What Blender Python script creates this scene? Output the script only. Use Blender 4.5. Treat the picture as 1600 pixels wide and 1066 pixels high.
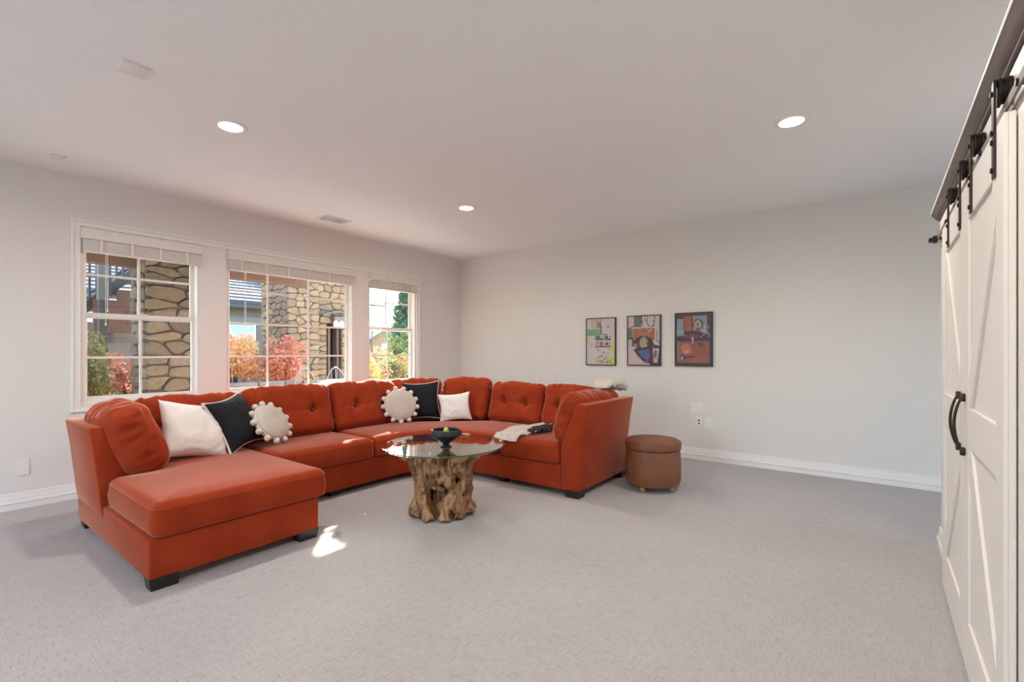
import bpy, bmesh, math, random
from mathutils import Vector, Matrix, noise
R = math.radians
for o in list(bpy.data.objects): bpy.data.objects.remove(o)
sc = bpy.context.scene
COL = sc.collection

# ------------------------------------------------------------------ camera
HEAD = math.atan2(.606, .795)                       # heading of the lens above +X
cam_d = bpy.data.cameras.new('camera'); cam = bpy.data.objects.new('camera', cam_d); COL.objects.link(cam)
cam.location = (0, 0, 1.24); cam.rotation_euler = (R(90), 0, HEAD - R(90))
cam_d.sensor_width = 36; cam_d.lens = 735/1600*36; cam_d.shift_y = 17/1600
cam_d.clip_start = .02; cam_d.clip_end = 300
sc.camera = cam
# ------------------------------------------------------------------ world, sun, exposure
SUN_DIR = Vector((.88, 1.0, .78)).normalized()      # towards the sun
W = bpy.data.worlds.new('world'); sc.world = W; W.use_nodes = True
nt = W.node_tree; nt.nodes.clear()
sky = nt.nodes.new('ShaderNodeTexSky'); sky.sky_type = 'NISHITA'; sky.sun_disc = False
sky.sun_elevation = math.asin(SUN_DIR.z); sky.sun_rotation = math.atan2(SUN_DIR.x, SUN_DIR.y)
sky.air_density = 1.0; sky.dust_density = 2.0; sky.ozone_density = 1.0
bg = nt.nodes.new('ShaderNodeBackground'); bg.inputs[1].default_value = .95
wo = nt.nodes.new('ShaderNodeOutputWorld')
nt.links.new(sky.outputs[0], bg.inputs[0]); nt.links.new(bg.outputs[0], wo.inputs[0])
sl = bpy.data.lights.new('sun', 'SUN'); sl.energy = 15; sl.angle = R(.6); sl.color = (1, .93, .84)
so = bpy.data.objects.new('sun', sl); COL.objects.link(so)
so.rotation_euler = SUN_DIR.to_track_quat('Z', 'Y').to_euler()
sc.view_settings.view_transform = 'Standard'; sc.view_settings.look = 'None'
sc.view_settings.gamma = 1; sc.view_settings.use_curve_mapping = False
sc.view_settings.exposure = 0.95
LAMP_W = 9.5                                       # watts of each recessed ceiling lamp
sc.cycles.max_bounces = 12; sc.cycles.diffuse_bounces = 6; sc.cycles.transparent_max_bounces = 16
sc.cycles.use_denoising = True; sc.cycles.sample_clamp_indirect = 6
sc.cycles.caustics_reflective = False; sc.cycles.caustics_refractive = False

# ------------------------------------------------------------------ materials
def mat(name, col, rough=.6, metal=0, sheen=0, spec=.5, col2=None, scale=8, detail=4, stretch=None, bump=0, bscale=60,
        emit=None, estr=0, kind='noise', coat=0, objrand=0, bstretch=None, contrast=(.3, .7)):
    m = bpy.data.materials.new(name); m.use_nodes = True
    n = m.node_tree; L = n.links; b = n.nodes['Principled BSDF']
    b.inputs['Base Color'].default_value = (*col, 1); b.inputs['Roughness'].default_value = rough
    b.inputs['Metallic'].default_value = metal; b.inputs['Specular IOR Level'].default_value = spec
    if coat: b.inputs['Coat Weight'].default_value = coat
    if sheen:
        b.inputs['Sheen Weight'].default_value = sheen; b.inputs['Sheen Roughness'].default_value = .31
        b.inputs['Sheen Tint'].default_value = (*([min(1, c*1.3+.25) for c in col] if sheen < 1 else (1, .60, .46)), 1)
    tc = n.nodes.new('ShaderNodeTexCoord')
    def mapped(st):
        mp = n.nodes.new('ShaderNodeMapping'); L.new(tc.outputs['Object'], mp.inputs[0])
        if st: mp.inputs['Scale'].default_value = st
        return mp
    src = None
    if col2:
        mp = mapped(stretch)
        t = n.nodes.new('ShaderNodeTexNoise'); t.inputs['Scale'].default_value = scale; t.inputs['Detail'].default_value = detail
        L.new(mp.outputs[0], t.inputs['Vector'])
        r = n.nodes.new('ShaderNodeValToRGB'); r.color_ramp.elements[0].color = (*col, 1); r.color_ramp.elements[1].color = (*col2, 1)
        r.color_ramp.elements[0].position, r.color_ramp.elements[1].position = contrast
        L.new(t.outputs['Fac'], r.inputs[0]); src = r.outputs[0]
    if objrand:
        oi = n.nodes.new('ShaderNodeObjectInfo'); r2 = n.nodes.new('ShaderNodeValToRGB')
        r2.color_ramp.interpolation = 'LINEAR'
        for i, (p, c) in enumerate(objrand):
            e = r2.color_ramp.elements[i] if i < 2 else r2.color_ramp.elements.new(p)
            e.position = p; e.color = (*c, 1)
        L.new(oi.outputs['Random'], r2.inputs[0])
        if src:
            mx = n.nodes.new('ShaderNodeMix'); mx.data_type = 'RGBA'; mx.blend_type = 'MULTIPLY'; mx.inputs[0].default_value = 1
            L.new(r2.outputs[0], mx.inputs[6]); L.new(src, mx.inputs[7]); src = mx.outputs[2]
        else: src = r2.outputs[0]
    if src: L.new(src, b.inputs['Base Color'])
    if bump:
        mp = mapped(bstretch)
        t = n.nodes.new('ShaderNodeTexNoise'); t.inputs['Scale'].default_value = bscale; t.inputs['Detail'].default_value = 3
        L.new(mp.outputs[0], t.inputs['Vector'])
        bp = n.nodes.new('ShaderNodeBump'); bp.inputs['Strength'].default_value = bump; bp.inputs['Distance'].default_value = .01
        L.new(t.outputs['Fac'], bp.inputs['Height']); L.new(bp.outputs[0], b.inputs['Normal'])
    if emit:
        b.inputs['Emission Color'].default_value = (*emit, 1); b.inputs['Emission Strength'].default_value = estr
    return m

def attr_mat(name, rough=.6, trans=0, spec=.3):
    m = bpy.data.materials.new(name); m.use_nodes = True
    n = m.node_tree; b = n.nodes['Principled BSDF']
    a = n.nodes.new('ShaderNodeAttribute'); a.attribute_name = 'Col'
    n.links.new(a.outputs['Color'], b.inputs['Base Color']); b.inputs['Roughness'].default_value = rough
    b.inputs['Specular IOR Level'].default_value = spec
    if trans:
        t = n.nodes.new('ShaderNodeBsdfTranslucent'); n.links.new(a.outputs['Color'], t.inputs[0])
        mx = n.nodes.new('ShaderNodeMixShader'); mx.inputs[0].default_value = trans
        n.links.new(b.outputs[0], mx.inputs[1]); n.links.new(t.outputs[0], mx.inputs[2]); n.links.new(mx.outputs[0], n.nodes['Material Output'].inputs[0])
    return m

def glass_mat(name, tint, ior=1.5, rough=0.0, power=5):
    m = bpy.data.materials.new(name); m.use_nodes = True
    n = m.node_tree; n.nodes.clear(); L = n.links
    o = n.nodes.new('ShaderNodeOutputMaterial'); tr = n.nodes.new('ShaderNodeBsdfTransparent'); gl = n.nodes.new('ShaderNodeBsdfGlossy')
    tr.inputs[0].default_value = (*tint, 1); gl.inputs['Roughness'].default_value = rough
    gl.inputs['Color'].default_value = (1, 1, 1, 1)
    r0 = ((ior-1)/(ior+1))**2                           # Schlick, the same from both sides of the thin sheet
    lw = n.nodes.new('ShaderNodeLayerWeight'); lw.inputs[0].default_value = .5
    pw = n.nodes.new('ShaderNodeMath'); pw.operation = 'POWER'; L.new(lw.outputs['Facing'], pw.inputs[0]); pw.inputs[1].default_value = power
    f = n.nodes.new('ShaderNodeMath'); f.operation = 'MULTIPLY_ADD'; L.new(pw.outputs[0], f.inputs[0]); f.inputs[1].default_value = 1-r0; f.inputs[2].default_value = r0
    mx = n.nodes.new('ShaderNodeMixShader'); L.new(f.outputs[0], mx.inputs[0]); L.new(tr.outputs[0], mx.inputs[1]); L.new(gl.outputs[0], mx.inputs[2])
    L.new(mx.outputs[0], o.inputs[0])
    return m

M = {}
M['wall'] = mat('wall_paint', (.75, .725, .695), .85, spec=.2, bump=.08, bscale=90)
M['ceil'] = mat('ceiling_paint', (.90, .895, .885), .9, spec=.15, bump=.25, bscale=55)
M['trim'] = mat('trim_paint', (.82, .80, .775), .45, spec=.4)
M['blind'] = mat('blind_slats', (.80, .765, .72), .5, col2=(.76, .72, .67), scale=30)
M['plastic'] = mat('white_plastic', (.82, .80, .77), .35)
M['door'] = mat('barn_door_paint', (.80, .76, .71), .5, spec=.35, bump=.03, bscale=30, bstretch=(1, 1, .1))
M['black'] = mat('black_iron', (.022, .017, .015), .45, metal=.6)
M['bronze'] = mat('bronze_handle', (.06, .042, .032), .4, metal=.8)
M['valance'] = mat('valance_wood', (.20, .165, .15), .6, col2=(.15, .12, .11), scale=5, stretch=(.4, 6, 6))
M['valance_dark'] = mat('valance_inner_wood', (.10, .065, .045), .6, col2=(.07, .045, .03), scale=5, stretch=(.4, 6, 6))
M['velvet'] = mat('rust_velvet', (.34, .046, .015), .85, sheen=1.0, spec=.06, col2=(.27, .033, .010), scale=5.5, detail=6, bump=.05, bscale=250)
M['sofa_leg'] = mat('sofa_leg_wood', (.018, .010, .008), .4)
M['wood_root'] = None
M['leather'] = mat('tan_leather', (.22, .082, .034), .55, col2=(.175, .064, .026), scale=9, bump=.08, bscale=120)
M['lightwood'] = mat('ottoman_foot_wood', (.36, .19, .08), .5)
M['bowl'] = mat('dark_bowl', (.006, .006, .006), .5, col2=(.018, .019, .018), scale=18, bump=.3, bscale=40)
M['lime'] = mat('green_glass_ball', (.55, .60, .10), .4)
M['green'] = mat('green_moss', (.16, .26, .05), .8, bump=.4, bscale=60)
M['linen'] = mat('white_linen', (.80, .765, .72), .9, sheen=.2, spec=.1, bump=.12, bscale=180)
M['blackcloth'] = mat('black_cotton', (.016, .017, .021), .85, sheen=.15, spec=.15, bump=.08, bscale=180)
M['piping'] = mat('cream_piping', (.70, .62, .54), .9)
M['greycloth'] = mat('grey_cloth', (.17, .17, .18), .9)
M['throwm'] = mat('cream_throw', (.66, .60, .52), .95, sheen=.3, spec=.1, col2=(.56, .50, .43), scale=30, bump=.3, bscale=120, stretch=(1, 5, 1))
M['throwdark'] = mat('charcoal_tassels', (.03, .028, .028), .95, bump=.3, bscale=150)
M['frame'] = mat('black_picture_frame', (.02, .014, .013), .4)
M['lamp_on'] = mat('lamp_lens', (1, .95, .85), .5, emit=(1, .95, .84), estr=9)
M['pane'] = glass_mat('window_glass', (.97, .98, .975), 1.4)
M['tabletop'] = glass_mat('table_glass', (.84, .90, .87), 1.7, power=3)
M['glassrim'] = mat('table_glass_edge', (.05, .085, .07), .12, spec=.8)
M['art'] = attr_mat('art_print', .5)
M['leaf'] = attr_mat('leaf', .6, trans=.35)
M['carpet'] = None
# outdoors
M['stone'] = mat('ledge_stone', (.9, .88, .85), .85, col2=(.62, .58, .53), scale=14, detail=6, bump=.5, bscale=30, spec=.2,
    objrand=[(0, (.21, .165, .12)), (1, (.165, .13, .10)), (.2, (.235, .18, .13)), (.4, (.13, .105, .085)), (.6, (.24, .18, .12)), (.8, (.15, .125, .10))])
M['stone_warm'] = mat('chimney_stone', (.95, .9, .85), .85, col2=(.7, .62, .54), scale=14, detail=6, bump=.5, bscale=30, spec=.2,
    objrand=[(0, (.30, .22, .14)), (1, (.25, .175, .11)), (.2, (.36, .26, .155)), (.4, (.21, .155, .105)), (.6, (.33, .22, .125)), (.8, (.26, .20, .14))])
M['mortar'] = mat('mortar', (.11, .088, .07), .95, bump=.5, bscale=50)
M['patio'] = mat('patio_concrete', (.74, .70, .65), .9, col2=(.66, .62, .57), scale=3)
M['lawn'] = mat('lawn', (.15, .17, .06), .95, col2=(.22, .19, .08), scale=12, bump=.5)
M['deckwood'] = mat('deck_wood', (.17, .085, .055), .7, col2=(.11, .055, .035), scale=4, stretch=(1, 12, 12))
M['panelwood'] = mat('stair_panel_wood', (.15, .08, .052), .7, col2=(.11, .055, .038), scale=4, stretch=(1, 1, 12))
M['rail'] = mat('dark_rail_paint', (.045, .045, .05), .5)
M['post'] = mat('grey_post_paint', (.13, .13, .115), .7)
M['taupe'] = mat('taupe_stucco', (.155, .135, .125), .9, bump=.2, bscale=40)
M['grey'] = mat('grey_stucco', (.17, .165, .155), .9, bump=.2, bscale=40)
M['paleblue'] = mat('pale_siding', (.52, .58, .62), .8)
M['roof'] = mat('roof_tile', (.085, .088, .094), .8, col2=(.065, .07, .075), scale=9)
M['roofdark'] = mat('roof_underlay', (.05, .05, .06), .9)
M['wtrim'] = mat('house_window_frame', (.75, .74, .72), .6)
M['wglass'] = mat('house_window_glass', (.12, .19, .18), .08, spec=1)
M['hblind'] = mat('house_window_blind', (.42, .50, .47), .7)
M['tanhouse'] = mat('tan_siding', (.34, .20, .11), .8)
M['frost'] = mat('frosted_lamp_glass', (.75, .58, .38), .5, emit=(1, .75, .42), estr=.5)
M['bark'] = mat('bark', (.08, .05, .035), .9)
M['chairmetal'] = mat('pale_patio_metal', (.22, .25, .24), .35)
M['wallstone'] = mat('planter_stone', (.25, .22, .20), .9, col2=(.18, .16, .15), scale=6, bump=.4, bscale=25)

def carpet_mat():
    m = bpy.data.materials.new('loop_carpet'); m.use_nodes = True
    n = m.node_tree; L = n.links; b = n.nodes['Principled BSDF']
    b.inputs['Roughness'].default_value = .95; b.inputs['Specular IOR Level'].default_value = .1
    b.inputs['Sheen Weight'].default_value = .15
    tc = n.nodes.new('ShaderNodeTexCoord')
    def nz(sx, sy, scale, det=2):
        mp = n.nodes.new('ShaderNodeMapping'); mp.inputs['Scale'].default_value = (sx, sy, 1); L.new(tc.outputs['Object'], mp.inputs[0])
        t = n.nodes.new('ShaderNodeTexNoise'); t.inputs['Scale'].default_value = scale; t.inputs['Detail'].default_value = det
        L.new(mp.outputs[0], t.inputs['Vector']); return t.outputs['Fac']
    a = nz(1, .12, 150); c = nz(.12, 1, 150); f = nz(1, 1, 300); big = nz(1, 1, 1.1, 3)
    mx = n.nodes.new('ShaderNodeMath'); mx.operation = 'MINIMUM'; L.new(a, mx.inputs[0]); L.new(c, mx.inputs[1])
    ad = n.nodes.new('ShaderNodeMath'); ad.operation = 'MULTIPLY_ADD'; L.new(f, ad.inputs[0]); ad.inputs[1].default_value = .35; L.new(mx.outputs[0], ad.inputs[2])
    r = n.nodes.new('ShaderNodeValToRGB'); L.new(ad.outputs[0], r.inputs[0])
    r.color_ramp.elements[0].position = .40; r.color_ramp.elements[0].color = (.34, .315, .305, 1)
    r.color_ramp.elements[1].position = .66; r.color_ramp.elements[1].color = (.475, .445, .432, 1)
    r2 = n.nodes.new('ShaderNodeValToRGB'); L.new(big, r2.inputs[0])
    r2.color_ramp.elements[0].position = .3; r2.color_ramp.elements[0].color = (.90, .90, .90, 1)
    r2.color_ramp.elements[1].position = .7; r2.color_ramp.elements[1].color = (1, 1, 1, 1)
    mm = n.nodes.new('ShaderNodeMix'); mm.data_type = 'RGBA'; mm.blend_type = 'MULTIPLY'; mm.inputs[0].default_value = 1
    L.new(r.outputs[0], mm.inputs[6]); L.new(r2.outputs[0], mm.inputs[7]); L.new(mm.outputs[2], b.inputs['Base Color'])
    bp = n.nodes.new('ShaderNodeBump'); bp.inputs['Strength'].default_value = .5; bp.inputs['Distance'].default_value = .006
    L.new(ad.outputs[0], bp.inputs['Height']); L.new(bp.outputs[0], b.inputs['Normal'])
    return m
M['carpet'] = carpet_mat()

def root_mat():
    m = bpy.data.materials.new('driftwood'); m.use_nodes = True
    n = m.node_tree; L = n.links; b = n.nodes['Principled BSDF']; b.inputs['Roughness'].default_value = .55
    tc = n.nodes.new('ShaderNodeTexCoord'); mp = n.nodes.new('ShaderNodeMapping'); mp.inputs['Scale'].default_value = (5, 5, 1.2)
    L.new(tc.outputs['Object'], mp.inputs[0])
    t = n.nodes.new('ShaderNodeTexNoise'); t.inputs['Scale'].default_value = 4; t.inputs['Detail'].default_value = 8; t.inputs['Distortion'].default_value = 1.2
    L.new(mp.outputs[0], t.inputs['Vector'])
    r = n.nodes.new('ShaderNodeValToRGB'); L.new(t.outputs['Fac'], r.inputs[0])
    r.color_ramp.elements[0].position = .33; r.color_ramp.elements[0].color = (.08, .032, .013, 1)
    r.color_ramp.elements[1].position = .68; r.color_ramp.elements[1].color = (.50, .30, .14, 1)
    e = r.color_ramp.elements.new(.5); e.color = (.29, .145, .060, 1)
    L.new(r.outputs[0], b.inputs['Base Color'])
    bp = n.nodes.new('ShaderNodeBump'); bp.inputs['Strength'].default_value = .7; bp.inputs['Distance'].default_value = .01
    L.new(t.outputs['Fac'], bp.inputs['Height']); L.new(bp.outputs[0], b.inputs['Normal'])
    return m
M['wood_root'] = root_mat()

def crochet_mat():
    m = bpy.data.materials.new('crochet_cotton'); m.use_nodes = True
    n = m.node_tree; L = n.links; b = n.nodes['Principled BSDF']; b.inputs['Roughness'].default_value = .95
    tc = n.nodes.new('ShaderNodeTexCoord'); mp = n.nodes.new('ShaderNodeMapping'); mp.inputs['Scale'].default_value = (1, .0, 1)
    L.new(tc.outputs['Object'], mp.inputs[0])
    w = n.nodes.new('ShaderNodeTexWave'); w.wave_type = 'RINGS'; w.rings_direction = 'SPHERICAL'; w.inputs['Scale'].default_value = 22
    w.inputs['Distortion'].default_value = .6; w.inputs['Detail'].default_value = 1
    L.new(mp.outputs[0], w.inputs['Vector'])
    r = n.nodes.new('ShaderNodeValToRGB'); L.new(w.outputs['Fac'], r.inputs[0])
    r.color_ramp.elements[0].color = (.50, .42, .35, 1); r.color_ramp.elements[1].color = (.74, .67, .59, 1); r.color_ramp.elements[1].position = .6
    L.new(r.outputs[0], b.inputs['Base Color'])
    bp = n.nodes.new('ShaderNodeBump'); bp.inputs['Strength'].default_value = .9; bp.inputs['Distance'].default_value = .006
    L.new(w.outputs['Fac'], bp.inputs['Height']); L.new(bp.outputs[0], b.inputs['Normal'])
    return m
M['crochet'] = crochet_mat()
M['pom'] = mat('cotton_pompom', (.74, .68, .61), .95, bump=.6, bscale=220)

# ------------------------------------------------------------------ builders
ORG = {}
def link(o, parent=None):
    COL.objects.link(o)
    if parent: o.parent = parent
    return o
def thing(name, label, cat, loc=(0, 0, 0), group=None, rz=0, kind=None):
    o = bpy.data.objects.new(name, None); o.empty_display_size = .1; link(o); o.location = loc; o.rotation_euler = (0, 0, rz)
    if kind: o['kind'] = kind
    if label: o['label'] = label
    if cat: o['category'] = cat
    if group: o['group'] = group
    ORG[o.name] = Vector(loc)
    return o
def tag(o, label, cat, group=None, kind=None):
    o['label'] = label; o['category'] = cat
    if group: o['group'] = group
    if kind: o['kind'] = kind
    return o
def obj(name, bm, m, parent=None, world=True, sharp=35, label=None, kind=None):
    """link a bmesh as one mesh object; with a parent, its world coordinates become local to the parent's base"""
    me = bpy.data.meshes.new(name)
    org = Vector((0, 0, 0))
    if parent is not None:
        org = ORG.get(parent.name, Vector((0, 0, 0)))
        if world: bmesh.ops.translate(bm, verts=bm.verts, vec=-org)
    bm.to_mesh(me); bm.free()
    ms = m if isinstance(m, (list, tuple)) else [m]
    for x in ms: me.materials.append(x)
    me.polygons.foreach_set('use_smooth', [True]*len(me.polygons))
    if sharp: me.set_sharp_from_angle(angle=R(sharp))
    o = bpy.data.objects.new(name, me); link(o, parent)
    ORG[o.name] = org if world else Vector((0, 0, 0))
    if label: o['label'] = label
    if kind: o['kind'] = kind
    return o
def BM(): return bmesh.new()
def box(bm, x0, x1, y0, y1, z0, z1, bev=0, seg=2, mtx=None):
    g = bmesh.ops.create_cube(bm, size=1)
    vs = g['verts']
    for v in vs: v.co = Vector(((x0+x1)/2+v.co.x*(x1-x0), (y0+y1)/2+v.co.y*(y1-y0), (z0+z1)/2+v.co.z*(z1-z0)))
    if bev:
        es = list({e for v in vs for e in v.link_edges})
        r = bmesh.ops.bevel(bm, geom=es, offset=bev, segments=seg, affect='EDGES', profile=.5)
        vs = [v for v in r['verts']]
        vs = list({v for f in r['faces'] for v in f.verts} | set(vs))
    if mtx is not None: bmesh.ops.transform(bm, matrix=mtx, verts=vs)
    return bm
def bar(bm, a, b, w, t, up=(0, 0, 1)):
    """rectangular bar from a to b, w wide (across up) and t thick"""
    a, b = Vector(a), Vector(b); d = (b-a); L = d.length; d.normalize()
    u = Vector(up); s = d.cross(u)
    if s.length < 1e-4: s = d.cross(Vector((1, 0, 0)))
    s.normalize(); n = s.cross(d)
    g = bmesh.ops.create_cube(bm, size=1)['verts']
    for v in g:
        c = v.co.copy(); v.co = a + d*((c.x+.5)*L) + s*(c.y*t) + n*(c.z*w)
    return bm
def tube(bm, pts, r, n=10, caps=True, closed=False):
    pts = [Vector(p) for p in pts]; N = len(pts); rs = r if isinstance(r, (list, tuple)) else [r]*N
    rings = []; prev = None
    for i, p in enumerate(pts):
        if closed: d = pts[(i+1) % N]-pts[i-1]
        else: d = pts[min(i+1, N-1)]-pts[max(i-1, 0)]
        d.normalize()
        if prev is None:
            u = Vector((0, 0, 1)) if abs(d.z) < .9 else Vector((1, 0, 0))
            s = d.cross(u).normalized()
        else:
            s = (prev - d*prev.dot(d)).normalized()
        prev = s; t = d.cross(s)
        rings.append([bm.verts.new(p + (s*math.cos(2*math.pi*k/n)+t*math.sin(2*math.pi*k/n))*rs[i]) for k in range(n)])
    M_ = N if closed else N-1
    for i in range(M_):
        A, B = rings[i], rings[(i+1) % N]
        for k in range(n): bm.faces.new((A[k], A[(k+1) % n], B[(k+1) % n], B[k]))
    if caps and not closed:
        bm.faces.new(rings[0][::-1]); bm.faces.new(rings[-1])
    return bm
def lathe(bm, prof, n=48, c=(0, 0, 0), fr=None):
    """profile [(r,z)] around a vertical axis at c"""
    c = Vector(c); rings = []
    for i, (r, z) in enumerate(prof):
        if r < 1e-6: rings.append([bm.verts.new(c+Vector((0, 0, z)))])
        else:
            rings.append([bm.verts.new(c+Vector((r*(fr(a, i) if fr else 1)*math.cos(a), r*(fr(a, i) if fr else 1)*math.sin(a), z))) for a in [2*math.pi*k/n for k in range(n)]])
    for A, B in zip(rings, rings[1:]):
        for k in range(n):
            k2 = (k+1) % n
            if len(A) == 1 and len(B) == 1: continue
            if len(A) == 1: bm.faces.new((A[0], B[k2], B[k]))
            elif len(B) == 1: bm.faces.new((A[k], A[k2], B[0]))
            else: bm.faces.new((A[k], A[k2], B[k2], B[k]))
    bmesh.ops.recalc_face_normals(bm, faces=bm.faces)
    return bm
def prism(bm, poly, axis, a0, a1, bev=0, seg=2):
    """poly in the two other axes (cyclic order), extruded along axis from a0 to a1"""
    def P(u, v, a): return {'x': (a, u, v), 'y': (u, a, v), 'z': (u, v, a)}[axis]
    A = [bm.verts.new(P(u, v, a0)) for u, v in poly]; B = [bm.verts.new(P(u, v, a1)) for u, v in poly]
    fs = [bm.faces.new(A), bm.faces.new(B[::-1])]
    n = len(poly)
    for k in range(n): fs.append(bm.faces.new((A[k], B[k], B[(k+1) % n], A[(k+1) % n])))
    bmesh.ops.recalc_face_normals(bm, faces=fs)
    if bev:
        es = list({e for f in fs for e in f.edges})
        bmesh.ops.bevel(bm, geom=es, offset=bev, segments=seg, affect='EDGES', profile=.5)
    return bm
def soft_box(bm, sx, sy, sz, r, nx, ny, nz, disp=None, mtx=None):
    """rounded box centred on the origin as a dense welded grid; disp moves every point"""
    hx, hy, hz = sx/2, sy/2, sz/2; V = {}
    def vert(x, y, z):
        k = (round(x, 5), round(y, 5), round(z, 5))
        if k in V: return V[k]
        c = Vector((max(-hx+r, min(hx-r, x)), max(-hy+r, min(hy-r, y)), max(-hz+r, min(hz-r, z))))
        d = Vector((x, y, z))-c
        p = c + d.normalized()*r if d.length > 1e-9 else c
        nn = d.normalized() if d.length > 1e-9 else Vector((0, 0, 1))
        if disp: p = disp(p, nn)
        if mtx is not None: p = mtx @ p
        V[k] = bm.verts.new(p); return V[k]
    def axis(h, n):
        # denser near the rounded edges
        out = []
        for i in range(n+1):
            t = -1+2*i/n; out.append(h*math.sin(t*math.pi/2)*.5+h*t*.5)
        return out
    X, Y, Z = axis(hx, nx), axis(hy, ny), axis(hz, nz)
    def grid(A, B, f):
        for i in range(len(A)-1):
            for j in range(len(B)-1):
                q = [f(A[i], B[j]), f(A[i+1], B[j]), f(A[i+1], B[j+1]), f(A[i], B[j+1])]
                vs = [vert(*p) for p in q]
                if len(set(vs)) == 4: bm.faces.new(vs)
    grid(X, Y, lambda a, b: (a, b, hz)); grid(Y, X, lambda a, b: (b, a, -hz))
    grid(Y, Z, lambda a, b: (hx, a, b)); grid(Z, Y, lambda a, b: (-hx, b, a))
    grid(Z, X, lambda a, b: (b, hy, a)); grid(X, Z, lambda a, b: (a, -hy, b))
    return bm
def ring_poly(poly, off, rc, k=5):
    """mitred inset of a CCW polygon with rounded corners"""
    n = len(poly); out = []
    P = [Vector(p) for p in poly]
    Q = []
    for i in range(n):
        a, b, c = P[i-1], P[i], P[(i+1) % n]
        e1, e2 = (b-a).normalized(), (c-b).normalized()
        n1, n2 = Vector((-e1.y, e1.x)), Vector((-e2.y, e2.x))
        m = (n1+n2); m = m/max(.2, m.dot(n1)) if m.length > 1e-6 else n1
        Q.append(b + m*off)
    for i in range(n):
        a, b, c = Q[i-1], Q[i], Q[(i+1) % n]
        e1, e2 = (b-a).normalized(), (c-b).normalized()
        cr = e1.x*e2.y-e1.y*e2.x; ang = math.atan2(cr, e1.dot(e2))
        rr = max(.003, rc-off if ang > 0 else rc*.5+off)
        t = min(rr*math.tan(abs(ang)/2), (b-a).length*.45, (c-b).length*.45)
        s, e = b-e1*t, b+e2*t
        for j in range(k):
            u = j/(k-1)
            out.append(s*(1-u)**2 + b*2*u*(1-u) + e*u*u)
    return out
def poly_cushion(bm, poly, z0, z1, r=.05, crown=.012, rc=.05, bulge=.006):
    rings = []
    m = 6
    for i in range(m+1):
        a = math.pi/2*i/m; rings.append((r*.5*(1-math.sin(a)), z0+r*.5*(1-math.cos(a))))
    rings.append((-bulge, (z0+z1)/2-r*.25))
    for i in range(m+1):
        a = math.pi/2*i/m; rings.append((r*(1-math.cos(a)), z1-r+r*math.sin(a)))
    for o_, f in ((.09, .35), (.13, .6), (.2, .85)):
        if o_ > r: rings.append((o_, z1+crown*f))
    VS = []
    for off, z in rings:
        VS.append([bm.verts.new((p.x, p.y, z)) for p in ring_poly(poly, off, rc)])
    n = len(VS[0])
    for A, B in zip(VS, VS[1:]):
        for k in range(n): bm.faces.new((A[k], A[(k+1) % n], B[(k+1) % n], B[k]))
    bm.faces.new(VS[0][::-1]); bm.faces.new(VS[-1])
    return bm
def TRS(loc, rz=0, rx=0, ry=0):
    return Matrix.Translation(loc) @ Matrix.Rotation(rz, 4, 'Z') @ Matrix.Rotation(rx, 4, 'X') @ Matrix.Rotation(ry, 4, 'Y')
def struct(o):
    o['kind'] = 'structure'; return o
def copy_tree(o, parent=None):
    c = o.copy(); COL.objects.link(c); c.parent = parent
    ORG[c.name] = ORG.get(o.name, Vector((0, 0, 0)))
    for ch in list(o.children): copy_tree(ch, c)
    return c

YW, XA, HC = 5.35, 5.62, 2.74        # window wall, art wall, ceiling height
# ================================================================== ROOM SHELL
bm = BM(); box(bm, -3.6, XA+.15, -2.6, YW+.15, -.12, 0); struct(obj('floor', bm, M['carpet'])); 
bm = BM(); box(bm, -3.6, XA+.15, -2.6, YW+.15, HC, HC+.12); struct(obj('ceiling', bm, M['ceil']))
OPEN = [(.955, 1.858), (2.10, 3.623), (3.84, 4.68)]   # window openings in x
ZS, ZT = .79, 2.30
bm = BM()
xs = [-3.6] + [v for p in OPEN for v in p] + [XA+.15]
for i in range(0, len(xs), 2): box(bm, xs[i], xs[i+1], YW, YW+.15, ZS, ZT)
box(bm, -3.6, XA+.15, YW, YW+.15, 0, ZS); box(bm, -3.6, XA+.15, YW, YW+.15, ZT, HC)
struct(obj('wall_left', bm, M['wall']))
bm = BM(); box(bm, XA, XA+.15, -2.6, YW, 0, HC); struct(obj('wall_back', bm, M['wall']))
# wall behind the camera; its opening is added to let daylight in
bm = BM()
box(bm, -3.6, -3.45, -2.6, 1.2, 0, HC); box(bm, -3.6, -3.45, 3.8, YW, 0, HC); box(bm, -3.6, -3.45, 1.2, 3.8, 0, .3); box(bm, -3.6, -3.45, 1.2, 3.8, 2.4, HC)
struct(obj('wall_front', bm, M['wall']))
# door side wall: turned by .64 degrees, ends in a corner at x=4.03
BR = R(-.64)
BARN = Matrix.Rotation(BR, 4, 'Z')
bm = BM(); box(bm, .45, 4.03, -.95, -.312, 0, 2.105, mtx=BARN); struct(obj('wall_right', bm, M['wall']))
# side wall beyond the door closet, with an unseen nook opening added for daylight
bm = BM(); box(bm, -3.6, 3.8, -2.75, -2.6, 0, HC); box(bm, 4.6, XA, -2.75, -2.6, 0, HC); box(bm, 3.8, 4.6, -2.75, -2.6, 2.05, HC); struct(obj('wall_far_right', bm, M['wall']))

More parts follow.
